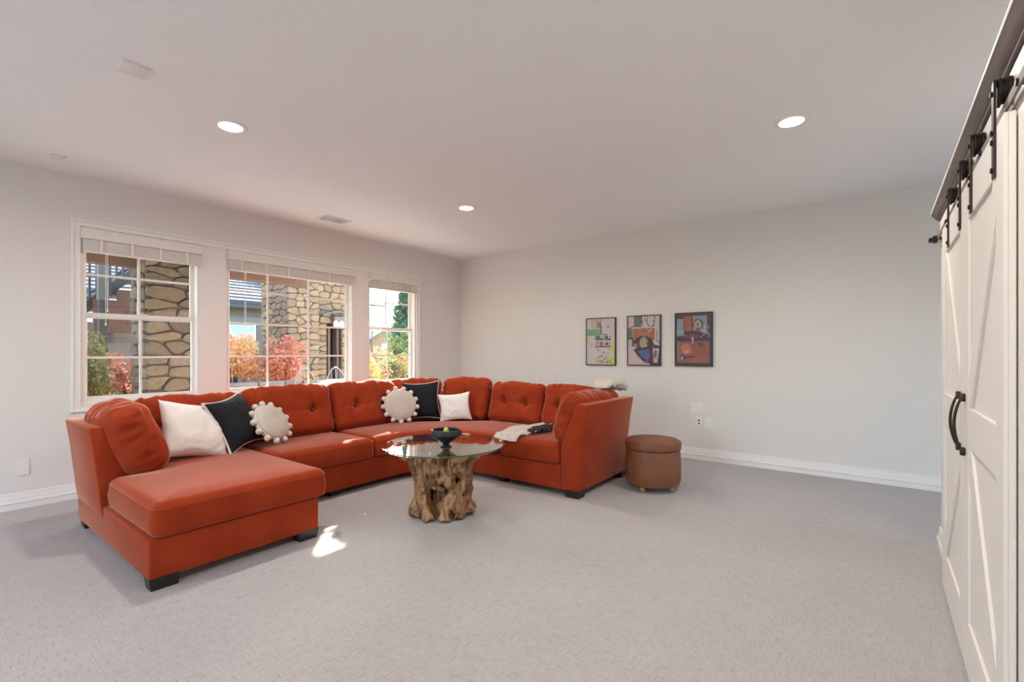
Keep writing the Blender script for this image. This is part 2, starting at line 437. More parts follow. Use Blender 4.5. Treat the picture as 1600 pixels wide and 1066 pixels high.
def baseboard(name, pts):
    """moulded baseboard profile along x or y"""
    pass
prof = [(0, 0), (.016, 0), (.016, .045), (.021, .05), (.021, .062), (.014, .068), (.012, .10), (.009, .108), (.009, .125), (0, .13)]
bm = BM(); prism(bm, [(YW-u, z) for u, z in prof], 'x', -3.45, XA); struct(obj('baseboard_left', bm, M['trim']))
bm = BM(); prism(bm, [(XA-u, z) for u, z in prof], 'y', -2.6, YW); struct(obj('baseboard_back', bm, M['trim']))
bm = BM(); prism(bm, [(-.312+u, z) for u, z in prof], 'x', 3.45, 4.045); bmesh.ops.transform(bm, matrix=BARN, verts=bm.verts)
struct(obj('baseboard_right', bm, M['trim']))
# window casing around the triple window
bm = BM()
cp = [(0, 0), (.018, 0), (.022, .008), (.022, .018), (.014, .026), (.014, .052), (.018, .060), (0, .062)]
cx0, cx1, cz0, cz1 = .894, 4.745, .729, 2.372
# four mitred sides
def casing_side(bm, corners, inner):
    rings = []
    for (X, Z), (ix, iz) in zip(corners, inner):
        rings.append([bm.verts.new((X+(ix-X)*u/.062, YW-d, Z+(iz-Z)*u/.062)) for d, u in [(d, u) for d, u in cp]])
    n = len(rings); m_ = len(cp)
    for i in range(n):
        A, B = rings[i], rings[(i+1) % n]
        for k in range(m_-1): bm.faces.new((A[k], B[k], B[k+1], A[k+1]))
casing_side(bm, [(cx0, cz0), (cx1, cz0), (cx1, cz1), (cx0, cz1)],
            [(cx0+.062, cz0+.062), (cx1-.062, cz0+.062), (cx1-.062, cz1-.062), (cx0+.062, cz1-.062)])
bmesh.ops.recalc_face_normals(bm, faces=bm.faces)
struct(obj('trim_1', bm, M['trim']))
# flat mullion boards between the windows
for i, (a, b) in enumerate(((1.858, 2.10), (3.623, 3.84))):
    bm = BM(); box(bm, a, b, YW-.008, YW, ZS, 2.315, .003, 1); struct(obj('trim_%d' % (i+2), bm, M['trim']))

def window(idx, x0, x1, kind, vx, hz, meet=None, vx2=None):
    w = thing('window_%d' % idx, None, None, (x0, YW, ZS), kind='structure')
    yg = YW+.09
    bm = BM()
    for a, b, c, d in ((x0, x0+.03, ZS+.025, ZT-.03), (x1-.03, x1, ZS+.025, ZT-.03), (x0, x1, ZT-.03, ZT), (x0, x1, ZS, ZS+.025)):
        box(bm, a, b, YW+.001, yg+.05, c, d, .002, 1)
    obj('frame', bm, M['plastic'], w)
    def sash(z0, z1, y, vxs, hzs, name='sash'):
        bm = BM(); s = .032
        a, b = x0+.026, x1-.026
        box(bm, a, a+s, y, y+.03, z0, z1, .003, 1); box(bm, b-s, b, y, y+.03, z0, z1, .003, 1)
        box(bm, a, b, y-.002, y+.03, z0, z0+.042, .003, 1); box(bm, a, b, y-.002, y+.03, z1-.04, z1, .003, 1)
        so_ = obj(name, bm, M['plastic'], w)
        bm = BM(); box(bm, a+s-.004, b-s+.004, y+.014, y+.018, z0+.038, z1-.036)
        obj('pane', bm, M['pane'], so_)
        for v in vxs:
            bm = BM(); box(bm, v-.010, v+.010, y+.010, y+.022, z0+.038, z1-.036); obj('muntin', bm, M['plastic'], so_)
        for h in hzs:
            bm = BM(); box(bm, a+s-.002, b-s+.002, y+.0105, y+.0215, h-.010, h+.010); obj('muntin', bm, M['plastic'], so_)
    if kind == 'hung':
        sash(meet-.02, ZT-.03, yg, [vx[0]], [hz[0]], 'upper_sash')
        sash(ZS+.018, meet+.028, yg-.032, [vx2], [hz[1]], 'lower_sash')
        bm = BM(); box(bm, (x0+x1)/2-.03, (x0+x1)/2+.03, yg-.045, yg-.03, meet+.022, meet+.034, .003); obj('latch', bm, M['plastic'], w)
    else:
        sash(ZS+.018, ZT-.03, yg, vx, hz)
    return w
window(1, *OPEN[0], 'hung', [1.385], [1.92, 1.19], 1.555, 1.39)
window(2, *OPEN[1], 'picture', [2.57, 3.06], [1.905, 1.55, 1.19])
window(3, *OPEN[2], 'hung', [4.205], [1.935, 1.19], 1.555, 4.22)

def blind(x0, x1, label):
    t = thing('window_blind', label, 'blind', (x0, YW, 2.1), 'raised window blinds')
    bm = BM(); prism(bm, [(YW-.014, 2.205), (YW-.058, 2.205), (YW-.062, 2.215), (YW-.056, 2.25), (YW-.058, 2.285), (YW-.050, 2.30), (YW-.014, 2.30)], 'x', x0-.012, x1+.012, .002, 1)
    obj('valance', bm, M['blind'], t)
    bm = BM()
    for k in range(22): 
        z = 2.110+k*.0042
        box(bm, x0+.004, x1-.004, YW-.048+.002*(k % 3), YW-.002, z, z+.0034)
    o = obj('slat_stack', bm, M['blind'], t, kind='stuff')
    bm = BM(); box(bm, x0+.002, x1-.002, YW-.05, YW-.001, 2.094, 2.108, .003); obj('bottom_rail', bm, M['blind'], t)
    n = 4 if x1-x0 < 1.2 else 6
    for k in range(n):
        x = x0+.12+(x1-x0-.24)*k/(n-1)
        bm = BM(); box(bm, x-.010, x+.010, YW-.0535, YW-.0495, 2.10, 2.205); obj('ladder_tape', bm, M['blind'], t)
    cx = x0+.15
    for dx, ln in ((0, 1.50 if x1 < 2 else 1.42), (.012, 1.62 if x1 < 2 else 1.55)):
        bm = BM(); tube(bm, [(cx+dx, YW-.045, 2.12), (cx+dx, YW-.045, ln)], .0022, 6); c = obj('cord', bm, M['plastic'], t)
        bm = BM(); lathe(bm, [(.0, .0), (.006, .0), (.005, .02), (.002, .03)], 10, (cx+dx, YW-.045, ln-.03)); obj('tassel', bm, M['plastic'], c)
    return t
blind(.965, 1.85, 'cream slatted blind raised over the left window')
blind(2.11, 3.615, 'long cream slatted blind raised over the wide middle window')
blind(3.85, 4.67, 'cream slatted blind raised over the narrow right window')

def ceiling_lamp(x, y, label, lit=True):
    t = thing('ceiling_light', label, 'ceiling light', (x, y, HC), 'recessed ceiling lights')
    bm = BM(); lathe(bm, [(.070, 0), (.072, -.004), (.098, -.007), (.102, -.004), (.102, 0)], 48, (x, y, HC)); obj('trim_ring', bm, M['plastic'], t)
    bm = BM(); lathe(bm, [(0, -.005), (.05, -.0045), (.0725, -.003), (.0725, -.0005)], 48, (x, y, HC)); obj('lens', bm, M['lamp_on'], t)
    ld = bpy.data.lights.new('lamp_glow', 'AREA'); ld.shape = 'DISK'; ld.size = .14; ld.energy = LAMP_W; ld.color = (1, .94, .87); ld.spread = R(170)
    lo = bpy.data.objects.new('lamp_glow', ld); COL.objects.link(lo); lo.location = (0, 0, -.012); lo.parent = t
ceiling_lamp(1.355, 3.39, 'recessed round light nearest the window wall, left of the vent')
ceiling_lamp(3.61, 3.35, 'small-looking recessed round light nearest the far corner')
ceiling_lamp(3.54, .41, 'recessed round light near the barn doors')
ceiling_lamp(1.355, .41, 'recessed round light above the photographer')
ceiling_lamp(-.9, 3.39, 'added recessed round light, unseen behind the camera by the window wall')  # extra lamp out of view, added to brighten the room
ceiling_lamp(-.9, .41, 'added recessed round light, unseen behind the camera by the door wall')  # second unseen lamp, also added for more room light

def plate(x0, x1, y0, y1, th, label, name='ceiling_cover', cat='cover plate'):
    bm = BM(); box(bm, x0, x1, y0, y1, HC-th, HC, .003, 2); tag(obj(name, bm, M['plastic']), label, cat)
plate(.706, .822, 3.035, 3.17, .014, 'square white cover plate on the ceiling left of the left light')
plate(.715, .80, 4.915, 5.03, .006, 'small flat white plate on the ceiling above the left window')
for x, y, l in ((5.07, .50, 'tiny sprinkler cover on the ceiling nearest the barn doors'), (5.09, 2.235, 'tiny sprinkler cover on the ceiling above the pictures'), (5.13, 3.965, 'tiny sprinkler cover on the ceiling nearest the room corner')):
    bm = BM(); lathe(bm, [(0, -.006), (.03, -.005), (.036, 0)], 24, (x, y, HC)); tag(obj('sprinkler_cover', bm, M['ceil']), l, 'sprinkler')
# ceiling vent
t = thing('ceiling_vent', 'white slotted air vent on the ceiling above the middle window', 'vent', (3.02, 4.83, HC))
bm = BM()
for a, b, c, d in ((2.86, 3.18, 4.725, 4.75), (2.86, 3.18, 4.915, 4.94), (2.86, 2.885, 4.75, 4.915), (3.155, 3.18, 4.75, 4.915), (3.012, 3.028, 4.75, 4.915)):
    box(bm, a, b, c, d, HC-.008, HC, .002, 1)
obj('frame', bm, M['plastic'], t)
M['ventback'] = mat('vent_back', (.5, .48, .46), .8)
bm = BM(); box(bm, 2.88, 3.16, 4.745, 4.92, HC-.002, HC-.0005); obj('backing', bm, M['ventback'], t)
for k in range(9):
    y = 4.757+k*.0185
    bm = BM(); bar(bm, (2.885, y, HC-.005), (3.155, y, HC-.005), .012, .002, up=(0, .6, 1)); obj('slat', bm, M['plastic'], t)

def wall_plate(axis, u0, u1, z0, z1, label, name='wall_plate', cat='wall plate', kind='blank'):
    """on the art wall (axis x) u is y; on the window wall (axis y) u is x"""
    if axis == 'x': loc = (XA, (u0+u1)/2, (z0+z1)/2)
    else: loc = ((u0+u1)/2, YW, (z0+z1)/2)
    t = thing(name, label, cat, loc)
    def B(bm, a, b, c, d, t0, t1, bev=.002):
        if axis == 'x': box(bm, XA-t1, XA-t0, a, b, c, d, bev, 1)
        else: box(bm, a, b, YW-t1, YW-t0, c, d, bev, 1)
        return bm
    obj('plate', B(BM(), u0, u1, z0, z1, 0, .007), M['plastic'], t)
    um, zm = (u0+u1)/2, (z0+z1)/2
    if kind == 'outlet':
        for s in (-1, 1):
            f = obj('socket', B(BM(), um-.017, um+.017, zm+s*.028-.015, zm+s*.028+.015, .006, .010, .003), M['plastic'], t)
    elif kind == 'jack':
        for s in (-1, 1):
            bm = BM(); tube(bm, [(XA-.006, um, zm+s*.018), (XA-.014, um, zm+s*.018)], .009, 12); obj('socket', bm, M['black'], t)
    else:
        obj('insert', B(BM(), u0+.018, u1-.018, z0+.02, z1-.02, .006, .0085, .001), M['plastic'], t)
wall_plate('y', .575, .652, .262, .388, 'white wall plate on the window wall left of the sofa')
wall_plate('x', 1.535, 1.663, .52, .65, 'square blank wall plate above the two small plates by the stool')
wall_plate('x', 1.532, 1.612, .375, .495, 'white wall plate with two dark sockets above the stool', 'media_outlet', 'outlet', 'jack')
wall_plate('x', 1.425, 1.507, .372, .492, 'white wall plate right of the dark-socket plate', 'wall_plate')

# ================================================================== PICTURES
def art_colors(kind):
    rnd = random.Random(kind*7+3)
    Wn, Hn = 56, 80
    G = [[None]*Wn for _ in range(Hn)]
    def put(fn, col, jit=.06):
        for j in range(Hn):
            for i in range(Wn):
                u, v = (i+.5)/Wn, (j+.5)/Hn
                if fn(u, v):
                    k = 1+rnd.uniform(-jit, jit); G[j][i] = tuple(max(0, min(1, c*k)) for c in col)
    def rect(x0, y0, x1, y1): return lambda u, v: x0 <= u <= x1 and y0 <= v <= y1
    def ell(cx, cy, rx, ry, a=0): 
        ca, sa = math.cos(a), math.sin(a)
        return lambda u, v: (((u-cx)*ca+(v-cy)*sa)/rx)**2+((-(u-cx)*sa+(v-cy)*ca)/ry)**2 <= 1
    def line(pts, w):
        def f(u, v):
            for (ax, ay), (bx, by) in zip(pts, pts[1:]):
                dx, dy = bx-ax, (by-ay); L2 = dx*dx+dy*dy*2.1 or 1e-9
                t = max(0, min(1, ((u-ax)*dx+(v-ay)*dy*2.1)/L2))
                if ((u-ax-dx*t)**2+(v-ay-dy*t)**2*2.1) < w*w: return True
            return False
        return f
    def poly(P):
        def f(u, v):
            c = False; n = len(P)
            for i in range(n):
                (x1, y1), (x2, y2) = P[i], P[i-1]
                if (y1 > v) != (y2 > v) and u < (x2-x1)*(v-y1)/(y2-y1)+x1: c = not c
            return c
        return f
    if kind == 0:     # pale, yellow and pink line painting
        put(lambda u, v: True, (.62, .54, .55), .05)
        put(rect(.0, .0, .28, .22), (.62, .55, .38)); put(rect(.22, .0, .52, .22), (.62, .42, .42)); put(rect(.38, .08, .5, .2), (.25, .2, .2))
        put(rect(.02, .22, .50, .37), (.22, .38, .25)); put(rect(.05, .26, .24, .34), (.12, .42, .27)); put(rect(.50, .0, .97, .33), (.60, .52, .54))
        put(line([(.51, 0), (.52, .34), (.72, .35)], .012), (.10, .06, .06)); put(ell(.76, .18, .03, .02), (.12, .1, .15))
        put(rect(.0, .40, .10, .52), (.66, .60, .12)); put(poly([(.88, .5), (1, .44), (1, .78), (.86, .74)]), (.68, .66, .08))
        put(poly([(.36, .84), (.5, .9), (.52, 1), (.34, 1)]), (.68, .64, .1)); put(poly([(.62, .78), (1, .82), (1, 1), (.8, 1), (.7, .9)]), (.68, .64, .1))
        put(rect(.33, .37, .86, .47), (.10, .17, .14)); put(rect(.48, .36, .64, .42), (.58, .40, .40)); put(ell(.80, .41, .04, .03), (.5, .5, .5)); put(rect(.60, .42, .66, .46), (.5, .45, .45))
        put(rect(.31, .50, .86, .61), (.58, .34, .33)); put(rect(.5, .50, .55, .61), (.12, .08, .1)); put(ell(.72, .55, .05, .03), (.1, .06, .06)); put(rect(.31, .605, .86, .62), (.12, .08, .12))
        for k in range(34):
            x, y = rnd.uniform(.32, .85), rnd.uniform(.62, .97); put(line([(x, y), (x+rnd.uniform(-.1, .1), y+rnd.uniform(-.05, .05))], .009), (.18, .14, .22))
        for k in range(12):
            x, y = rnd.uniform(.04, .4), rnd.uniform(.42, .62); put(line([(x, y), (x+rnd.uniform(-.12, .12), y+rnd.uniform(-.01, .01))], .008), (.28, .2, .26))
        for k in range(8):
            x = rnd.uniform(.05, .48); put(line([(x, .02), (x+.01, .2)], .008), (.35, .26, .22))
    elif kind == 1:   # red, green and blue with an eye
        put(lambda u, v: True, (.56, .48, .48), .05)
        put(rect(.22, 0, .42, .22), (.13, .2, .12)); put(rect(0, .25, .16, .48), (.14, .2, .13)); put(rect(.0, .44, .5, .62), (.08, .09, .07))
        put(rect(.18, .25, .84, .50), (.46, .09, .05)); put(poly([(.60, .30), (.80, .25), (.72, .33)]), (.62, .38, .16))
        for k in range(10):
            x = .22+k*.06; put(line([(x, .26), (x+(.5-x)*.4, .44)], .007), (.62, .22, .10))
        put(ell(.50, .56, .30, .15), (.045, .055, .045)); put(ell(.50, .58, .20, .16), (.08, .10, .07))
        put(ell(.50, .55, .12, .12), (.42, .38, .20)); put(ell(.50, .52, .07, .07), (.50, .22, .10)); put(ell(.50, .52, .03, .045), (.58, .36, .22))
        put(rect(.0, .48, .12, .62), (.50, .44, .44)); put(ell(.24, .60, .07, .045), (.50, .16, .15))
        put(poly([(.20, .68), (.68, .62), (.76, .80), (.70, .94), (.52, .92), (.34, .80)]), (.05, .03, .06))
        put(poly([(.28, .72), (.66, .66), (.70, .82), (.66, .92), (.54, .89), (.38, .79)]), (.06, .10, .36)); put(poly([(.28, .72), (.46, .70), (.44, .8)]), (.12, .16, .16))
        put(rect(0, .68, .18, 1), (.62, .42, .46)); put(poly([(0, .68), (.2, .7), (.36, .84), (.56, .95), (.72, 1), (0, 1)]), (.62, .42, .46))
        put(line([(.2, .69), (.36, .84), (.56, .95), (.76, .96)], .02), (.09, .02, .05))
        put(line([(.62, .56), (1, .64)], .03), (.10, .03, .04)); put(rect(.70, .62, 1, 1), (.13, .02, .045)); put(poly([(.79, .66), (.98, .66), (.92, .95), (.80, .95)]), (.55, .46, .48)); put(ell(.86, .78, .05, .09), (.14, .16, .22))
        for pts in ([(.21, 0), (.21, .2), (.02, .25)], [(.43, 0), (.46, .22)], [(.62, .0), (.62, .16), (.68, .22), (.8, .22), (.84, .02)], [(.52, .05), (.58, .12)], [(.9, .3), (.9, .5), (1, .55)]): put(line(pts, .013), (.12, .07, .07))
    else:             # orange, blue and purple figures
        put(lambda u, v: True, (.10, .05, .075), .1)
        put(rect(.03, .10, .24, .44), (.22, .31, .38)); put(rect(.46, .05, .88, .40), (.22, .30, .37)); put(rect(.22, .05, .46, .34), (.42, .10, .045))
        put(line([(.24, .05), (.24, .36)], .015), (.07, .03, .08)); put(line([(.46, .05), (.46, .36)], .015), (.10, .04, .08)); put(rect(0, .0, 1, .045), (.10, .07, .07))
        put(ell(.63, .22, .14, .11), (.05, .06, .10)); put(ell(.62, .23, .11, .10), (.40, .34, .20)); put(rect(.57, .28, .68, .38), (.24, .12, .05)); put(ell(.63, .22, .025, .02), (.06, .04, .04))
        put(poly([(.03, .50), (.24, .38), (.5, .33), (.8, .38), (.97, .50)]), (.09, .04, .10)); put(line([(.03, .51), (.97, .51)], .02), (.08, .06, .14))
        put(rect(.04, .535, .94, .95), (.36, .095, .045)); put(rect(.03, .535, .10, .9), (.26, .16, .2)); put(line([(.93, .54), (.93, .86)], .02), (.20, .11, .17))
        put(ell(.30, .68, .15, .10), (.56, .15, .06)); put(ell(.30, .74, .1, .03), (.68, .28, .16)); put(ell(.70, .60, .08, .045), (.16, .08, .035)); put(ell(.2, .86, .08, .06), (.03, .05, .16)); put(ell(.18, .87, .03, .05), (.34, .36, .44))
        put(line([(.26, .84), (.54, .83)], .018), (.10, .03, .07)); put(ell(.48, .56, .06, .08), (.12, .08, .14)); put(ell(.48, .55, .03, .06), (.52, .26, .13)); put(ell(.48, .48, .03, .025), (.55, .48, .52))
        for k in range(16):
            x = .58+rnd.uniform(-.02, .3); put(line([(x, .64), (x+.01, .8)], .006), (.30, .06, .03))
        for k in range(22):
            x = rnd.choice([rnd.uniform(.04, .3), rnd.uniform(.7, .95)]); y = rnd.uniform(.24, .47); put(ell(x, y, .02, .012), (.46, .46, .52))
        for k in range(9):
            x = .2+k*.05; put(line([(x, .47), (x+.04, .41)], .007), (.40, .16, .13))
    return G
def picture(y_l, y_r, z0, z1, kind, label):
    """hung on the art wall; y_l is its left edge as seen (greater y)"""
    d = .028
    t = thing('framed_picture', label, 'picture', (XA, (y_l+y_r)/2, z0), 'framed paintings on the art wall')
    w = .011
    bm = BM()
    for a, b, c, e in ((y_r, y_l, z0, z0+w), (y_r, y_l, z1-w, z1), (y_r, y_r+w, z0+w, z1-w), (y_l-w, y_l, z0+w, z1-w)):
        box(bm, XA-d, XA-.001, a, b, c, e)
    obj('frame', bm, M['frame'], t)
    G = art_colors(kind); Hn, Wn = len(G), len(G[0])
    bm = BM(); yl, yr, zt, zb = y_l-w+.001, y_r+w-.001, z1-w+.001, z0+w-.001
    V = [[bm.verts.new((XA-d+.006, yl+(yr-yl)*i/Wn, zt+(zb-zt)*j/Hn)) for i in range(Wn+1)] for j in range(Hn+1)]
    lay = bm.loops.layers.float_color.new('Col')
    for j in range(Hn):
        for i in range(Wn):
            f = bm.faces.new((V[j][i], V[j+1][i], V[j+1][i+1], V[j][i+1]))
            g = G[j][i]; lum = sum(g)/3
            for l in f.loops: l[lay] = (*[max(.03, (c*.72+lum*.28))*.92+.012 for c in g], 1)
    # give the sheet thickness
    bk = [bm.verts.new((XA-d+.012, y, z)) for y, z in ((yl, zt), (yr, zt), (yr, zb), (yl, zb))]; bm.faces.new(bk)
    obj('canvas', bm, M['art'], t, sharp=0)
picture(3.022, 2.598, 1.065, 1.685, 0, 'leftmost small framed painting, pale pinks with yellow patches')
picture(2.440, 2.012, 1.070, 1.692, 1, 'middle framed painting with red block, green ring and blue wedge')
picture(1.842, 1.418, 1.073, 1.697, 2, 'rightmost framed painting, orange below and blue purple above')

# ================================================================== SOFA
sofa = thing('sectional_sofa', 'large rust-orange velvet U-shaped sectional with chaise in the middle of the room', 'sofa', (2.6, 3.4, 0))
V_ = M['velvet']
Z0, ZB = .055, .27
YF, YB = 3.62, 4.5     # front and rear of the window side run
XF, XR = 3.47, 4.42    # front and rear of the right run
def arc(cx, cy, r, a0, a1, n): return [(cx+r*math.cos(R(a0+(a1-a0)*i/n)), cy+r*math.sin(R(a0+(a1-a0)*i/n))) for i in range(n+1)]
front = arc(2.87, 3.02, .60, 90, 0, 12)             # concave inner corner, from (2.87,3.62) to (3.47,3.02)
base1 = [(.79, 2.945), (1.725, 2.945), (1.725, 4.49), (.79, 4.49)]
bm = BM(); prism(bm, base1, 'z', Z0, ZB, .012, 3); obj('base', bm, V_, sofa, label='chaise base')
base2 = [(1.73, YF)] + front + [(XF, 2.12), (XR, 2.12), (XR, 3.55)] + arc(3.44, 3.53, .96, 4, 86, 8) + [(1.73, YB-.01)]
bm = BM(); prism(bm, base2[::-1], 'z', Z0, ZB, .01, 3); obj('base', bm, V_, sofa)
# left backrest: profile in x-z, outer face leaning out
def back_prism(bm, prof, axis, a0, a1): return prism(bm, prof, axis, a0, a1, .010, 3)
bm = BM(); back_prism(bm, [(.788, .20), (.775, .30), (.745, .60), (.722, .768), (.822, .776), (.985, .43), (.985, .20)], 'y', 3.82, 4.49)
obj('backrest_panel', bm, V_, sofa)
# right end backrest: profile in y-z
bm = BM(); back_prism(bm, [(1.945, .057), (1.935, .30), (1.90, .60), (1.868, .795), (1.965, .80), (2.118, .43), (2.118, .057)], 'x', XF, XR+.02)
obj('backrest_panel', bm, V_, sofa)
# window side and right side backrest panels
bm = BM(); back_prism(bm, [(4.27, .20), (4.32, .45), (4.40, .76), (4.50, .765), (4.495, .5), (4.49, .20)], 'x', .80, 3.50); obj('backrest_panel', bm, V_, sofa)
bm = BM(); back_prism(bm, [(4.19, .20), (4.24, .45), (4.33, .76), (4.43, .765), (4.425, .5), (4.42, .20)], 'y', 2.0, 3.55); obj('backrest_panel', bm, V_, sofa)
bm = BM(); prism(bm, arc(3.44, 3.53, .965, 90, 0, 10)+arc(3.44, 3.53, .86, 0, 90, 10), 'z', .2, .76, .005, 1); obj('backrest_panel', bm, V_, sofa)
def legm(x, y, sx, sy):
    bm = BM()
    A = [(x-sx*.5, y-sy*.5), (x+sx*.5, y-sy*.5), (x+sx*.5, y+sy*.5), (x-sx*.5, y+sy*.5)]
    B = [(x+(a-x)*.86, y+(b-y)*.86) for a, b in A]
    va = [bm.verts.new((a, b, Z0+.012)) for a, b in A]; vb = [bm.verts.new((a, b, 0)) for a, b in B]
    bm.faces.new(va); bm.faces.new(vb[::-1])
    for k in range(4): bm.faces.new((vb[k], vb[(k+1) % 4], va[(k+1) % 4], va[k]))
    bmesh.ops.recalc_face_normals(bm, faces=bm.faces)
    obj('leg', bm, M['sofa_leg'], sofa)
for x, y, sx, sy in ((.86, 2.99, .14, .09), (1.655, 2.99, .14, .09), (.85, 4.42, .10, .12), (3.53, 2.01, .12, .14), (4.37, 2.0, .10, .12), (4.35, 4.05, .1, .1), (2.5, 4.4, .1, .1), (2.3, 3.72, .1, .1), (1.0, 4.44, .08, .08), (4.36, 3.0, .08, .08), (3.56, 2.8, .08, .08)):
    legm(x, y, sx, sy)
# seat cushions
def seat(poly, z1=.455, z0=ZB+.003, pip=True, crown=.012):
    bm = BM(); poly_cushion(bm, poly, z0, z1, .055, crown, .06); o = obj('seat_cushion', bm, V_, sofa, sharp=0)
    bm = BM(); tube(bm, [(p.x, p.y, z1-.036) for p in ring_poly(poly, .004, .055, 4)], .0028, 6, closed=True); obj('piping', bm, V_, o)
seat([(.80, 2.915), (1.775, 2.915), (1.775, 4.26), (.995, 4.26), (.995, 3.79), (.80, 3.79)])
seat([(1.785, YF-.03), (2.655, YF-.03), (2.655, 4.26), (1.785, 4.26)])
fr2 = arc(2.87, 3.02, .57, 90, 0, 12)
seat([(2.665, YF-.03)] + fr2 + [(XF-.03, 2.80), (4.20, 2.80), (4.20, 3.45), (3.45, 4.26), (2.665, 4.26)] if False else
     ([(2.665, YF-.03)] + fr2 + [(XF-.03, 2.80), (4.20, 2.80), (4.20, 3.45), (3.45, 4.26), (2.665, 4.26)]))
seat([(XF-.03, 2.13), (4.20, 2.13), (4.20, 2.79), (XF-.03, 2.79)])

def wrinkle(p, s, amp, seed):
    return amp*noise.noise(Vector((p.x*s[0]+seed, p.y*s[1], p.z*s[2]+seed*2)))
def back_cushion(w, h, t, mtx, tufts, seed, bend=None, amp=.010, label=None, r=.075, dens=1.0):
    """local: x width, z up, -y is the front; the bottom sits at z=0"""
    def disp(p, n):
        q = p.copy()
        fx, fz = 2*p.x/w, 2*p.z/h
        q.y *= .70+.42*max(0, 1-fx*fx)**.5*max(0, 1-fz*fz)**.35
        front = max(0, -n.y) if abs(p.y) > t*.2 else 0
        fac = 1 if p.y < 0 else -.4
        q.z += .018*math.cos(fx*math.pi/2)*max(0, fz) + .012*max(0, fz)*noise.noise(Vector((p.x*5, seed, 0)))
        # pulled folds near the top and the sides
        edge = max(0, abs(fx)-.3)*.8+max(0, fz)**2
        dg = .35*p.z*(1 if p.x > 0 else -1); wob = .05*noise.noise(Vector((p.x*5, p.z*5, seed+9)))
        fold = .6-2.4*abs(noise.noise(Vector(((p.x+dg+wob)*13, p.z*3.0, seed))))
        q.y += fac*-.010*fold*edge
        q.z += .006*fold*max(0, fz)**3
        q += n*wrinkle(p, (6, 6, 4), amp, seed)
        q += n*wrinkle(p, (20, 20, 9), amp*.28, seed+5)
        side = abs(n.x)**1.5                               # sagging folds across the ends
        q += n*(side*.011*(.5-2.2*abs(noise.noise(Vector((seed*3, p.y*5+p.z*1.5, p.z*15))))))
        if p.y < 0:
            for tx, tz in tufts:
                dx, dz = p.x-tx, p.z-tz; d2 = dx*dx+dz*dz
                q.y += .050*math.exp(-d2/.0022)+.020*math.exp(-d2/.014)
                q.y += .014*math.exp(-(dx/.013)**2)*(.5+.5*math.exp(-abs(dz)/.1))
                q.y += .011*math.exp(-(dz/.012)**2)*math.exp(-abs(dx)/.18)
        q.z += h/2
        if bend: return bend(q)
        return q
    bm = BM(); n = lambda v: max(6, int(v/.0125*dens))
    soft_box(bm, w, t, h, min(r, t*.48), n(w), 10, n(h), disp, mtx)
    o = obj('back_cushion', bm, V_, sofa, sharp=0, label=label)
    for tx, tz in tufts:
        p = Vector((tx, -t*.5*.98+.052, tz+h/2)); 
        if bend: p = bend(p)
        p = (mtx @ p) if mtx is not None else p
        bm = BM(); bmesh.ops.create_uvsphere(bm, u_segments=10, v_segments=6, radius=.012, matrix=Matrix.Translation(p)); obj('button', bm, V_, o)
lean = R(-13)
# on the left backrest, facing +x
back_cushion(.70, .475, .27, TRS((1.045, 4.07, .435), R(90), R(-20)), [], 1.3, amp=.018, r=.095)
# window side (front faces -y)
back_cushion(.74, .45, .21, TRS((1.42, 4.26, .445), 0, lean), [(-.18, 0), (.18, 0)], 2.1)
back_cushion(.83, .475, .22, TRS((2.215, 4.24, .445), 0, lean), [(-.18, .0), (.20, .0)], 3.7)
back_cushion(.80, .475, .22, TRS((3.035, 4.25, .445), 0, lean), [(-.14, .0), (.20, .0)], 4.9)
# curved corner pair around (3.45,3.50), radius of the mid line .72
def bender(a0, a1, cx, cy, rad, w, lean_):
    def f(q):
        a = R(a0)+(R(a1)-R(a0))*(q.x/w+.5)
        y = q.y + q.z*math.tan(-lean_)
        rr = rad + y
        return Vector((cx+rr*math.cos(a), cy+rr*math.sin(a), .445+q.z))
    return f
back_cushion(.60, .47, .21, None, [(0, 0)], 6.1, bender(89, 46, 3.44, 3.53, .73, .60, lean))
back_cushion(.60, .47, .21, None, [(0, 0)], 7.7, bender(45, 2, 3.44, 3.53, .73, .60, lean))
# right side, facing -x
back_cushion(.72, .45, .21, TRS((4.17, 3.14, .445), R(-90), lean), [(-.13, .0), (.16, .0)], 8.4)
back_cushion(.60, .45, .21, TRS((4.18, 2.47, .445), R(-90), lean), [(-.1, .0), (.15, .0)], 9.9)
# on the right end backrest, facing +y
back_cushion(.88, .44, .25, TRS((3.92, 2.175, .445), R(180), R(-19)), [], 10.6, amp=.018, r=.095)

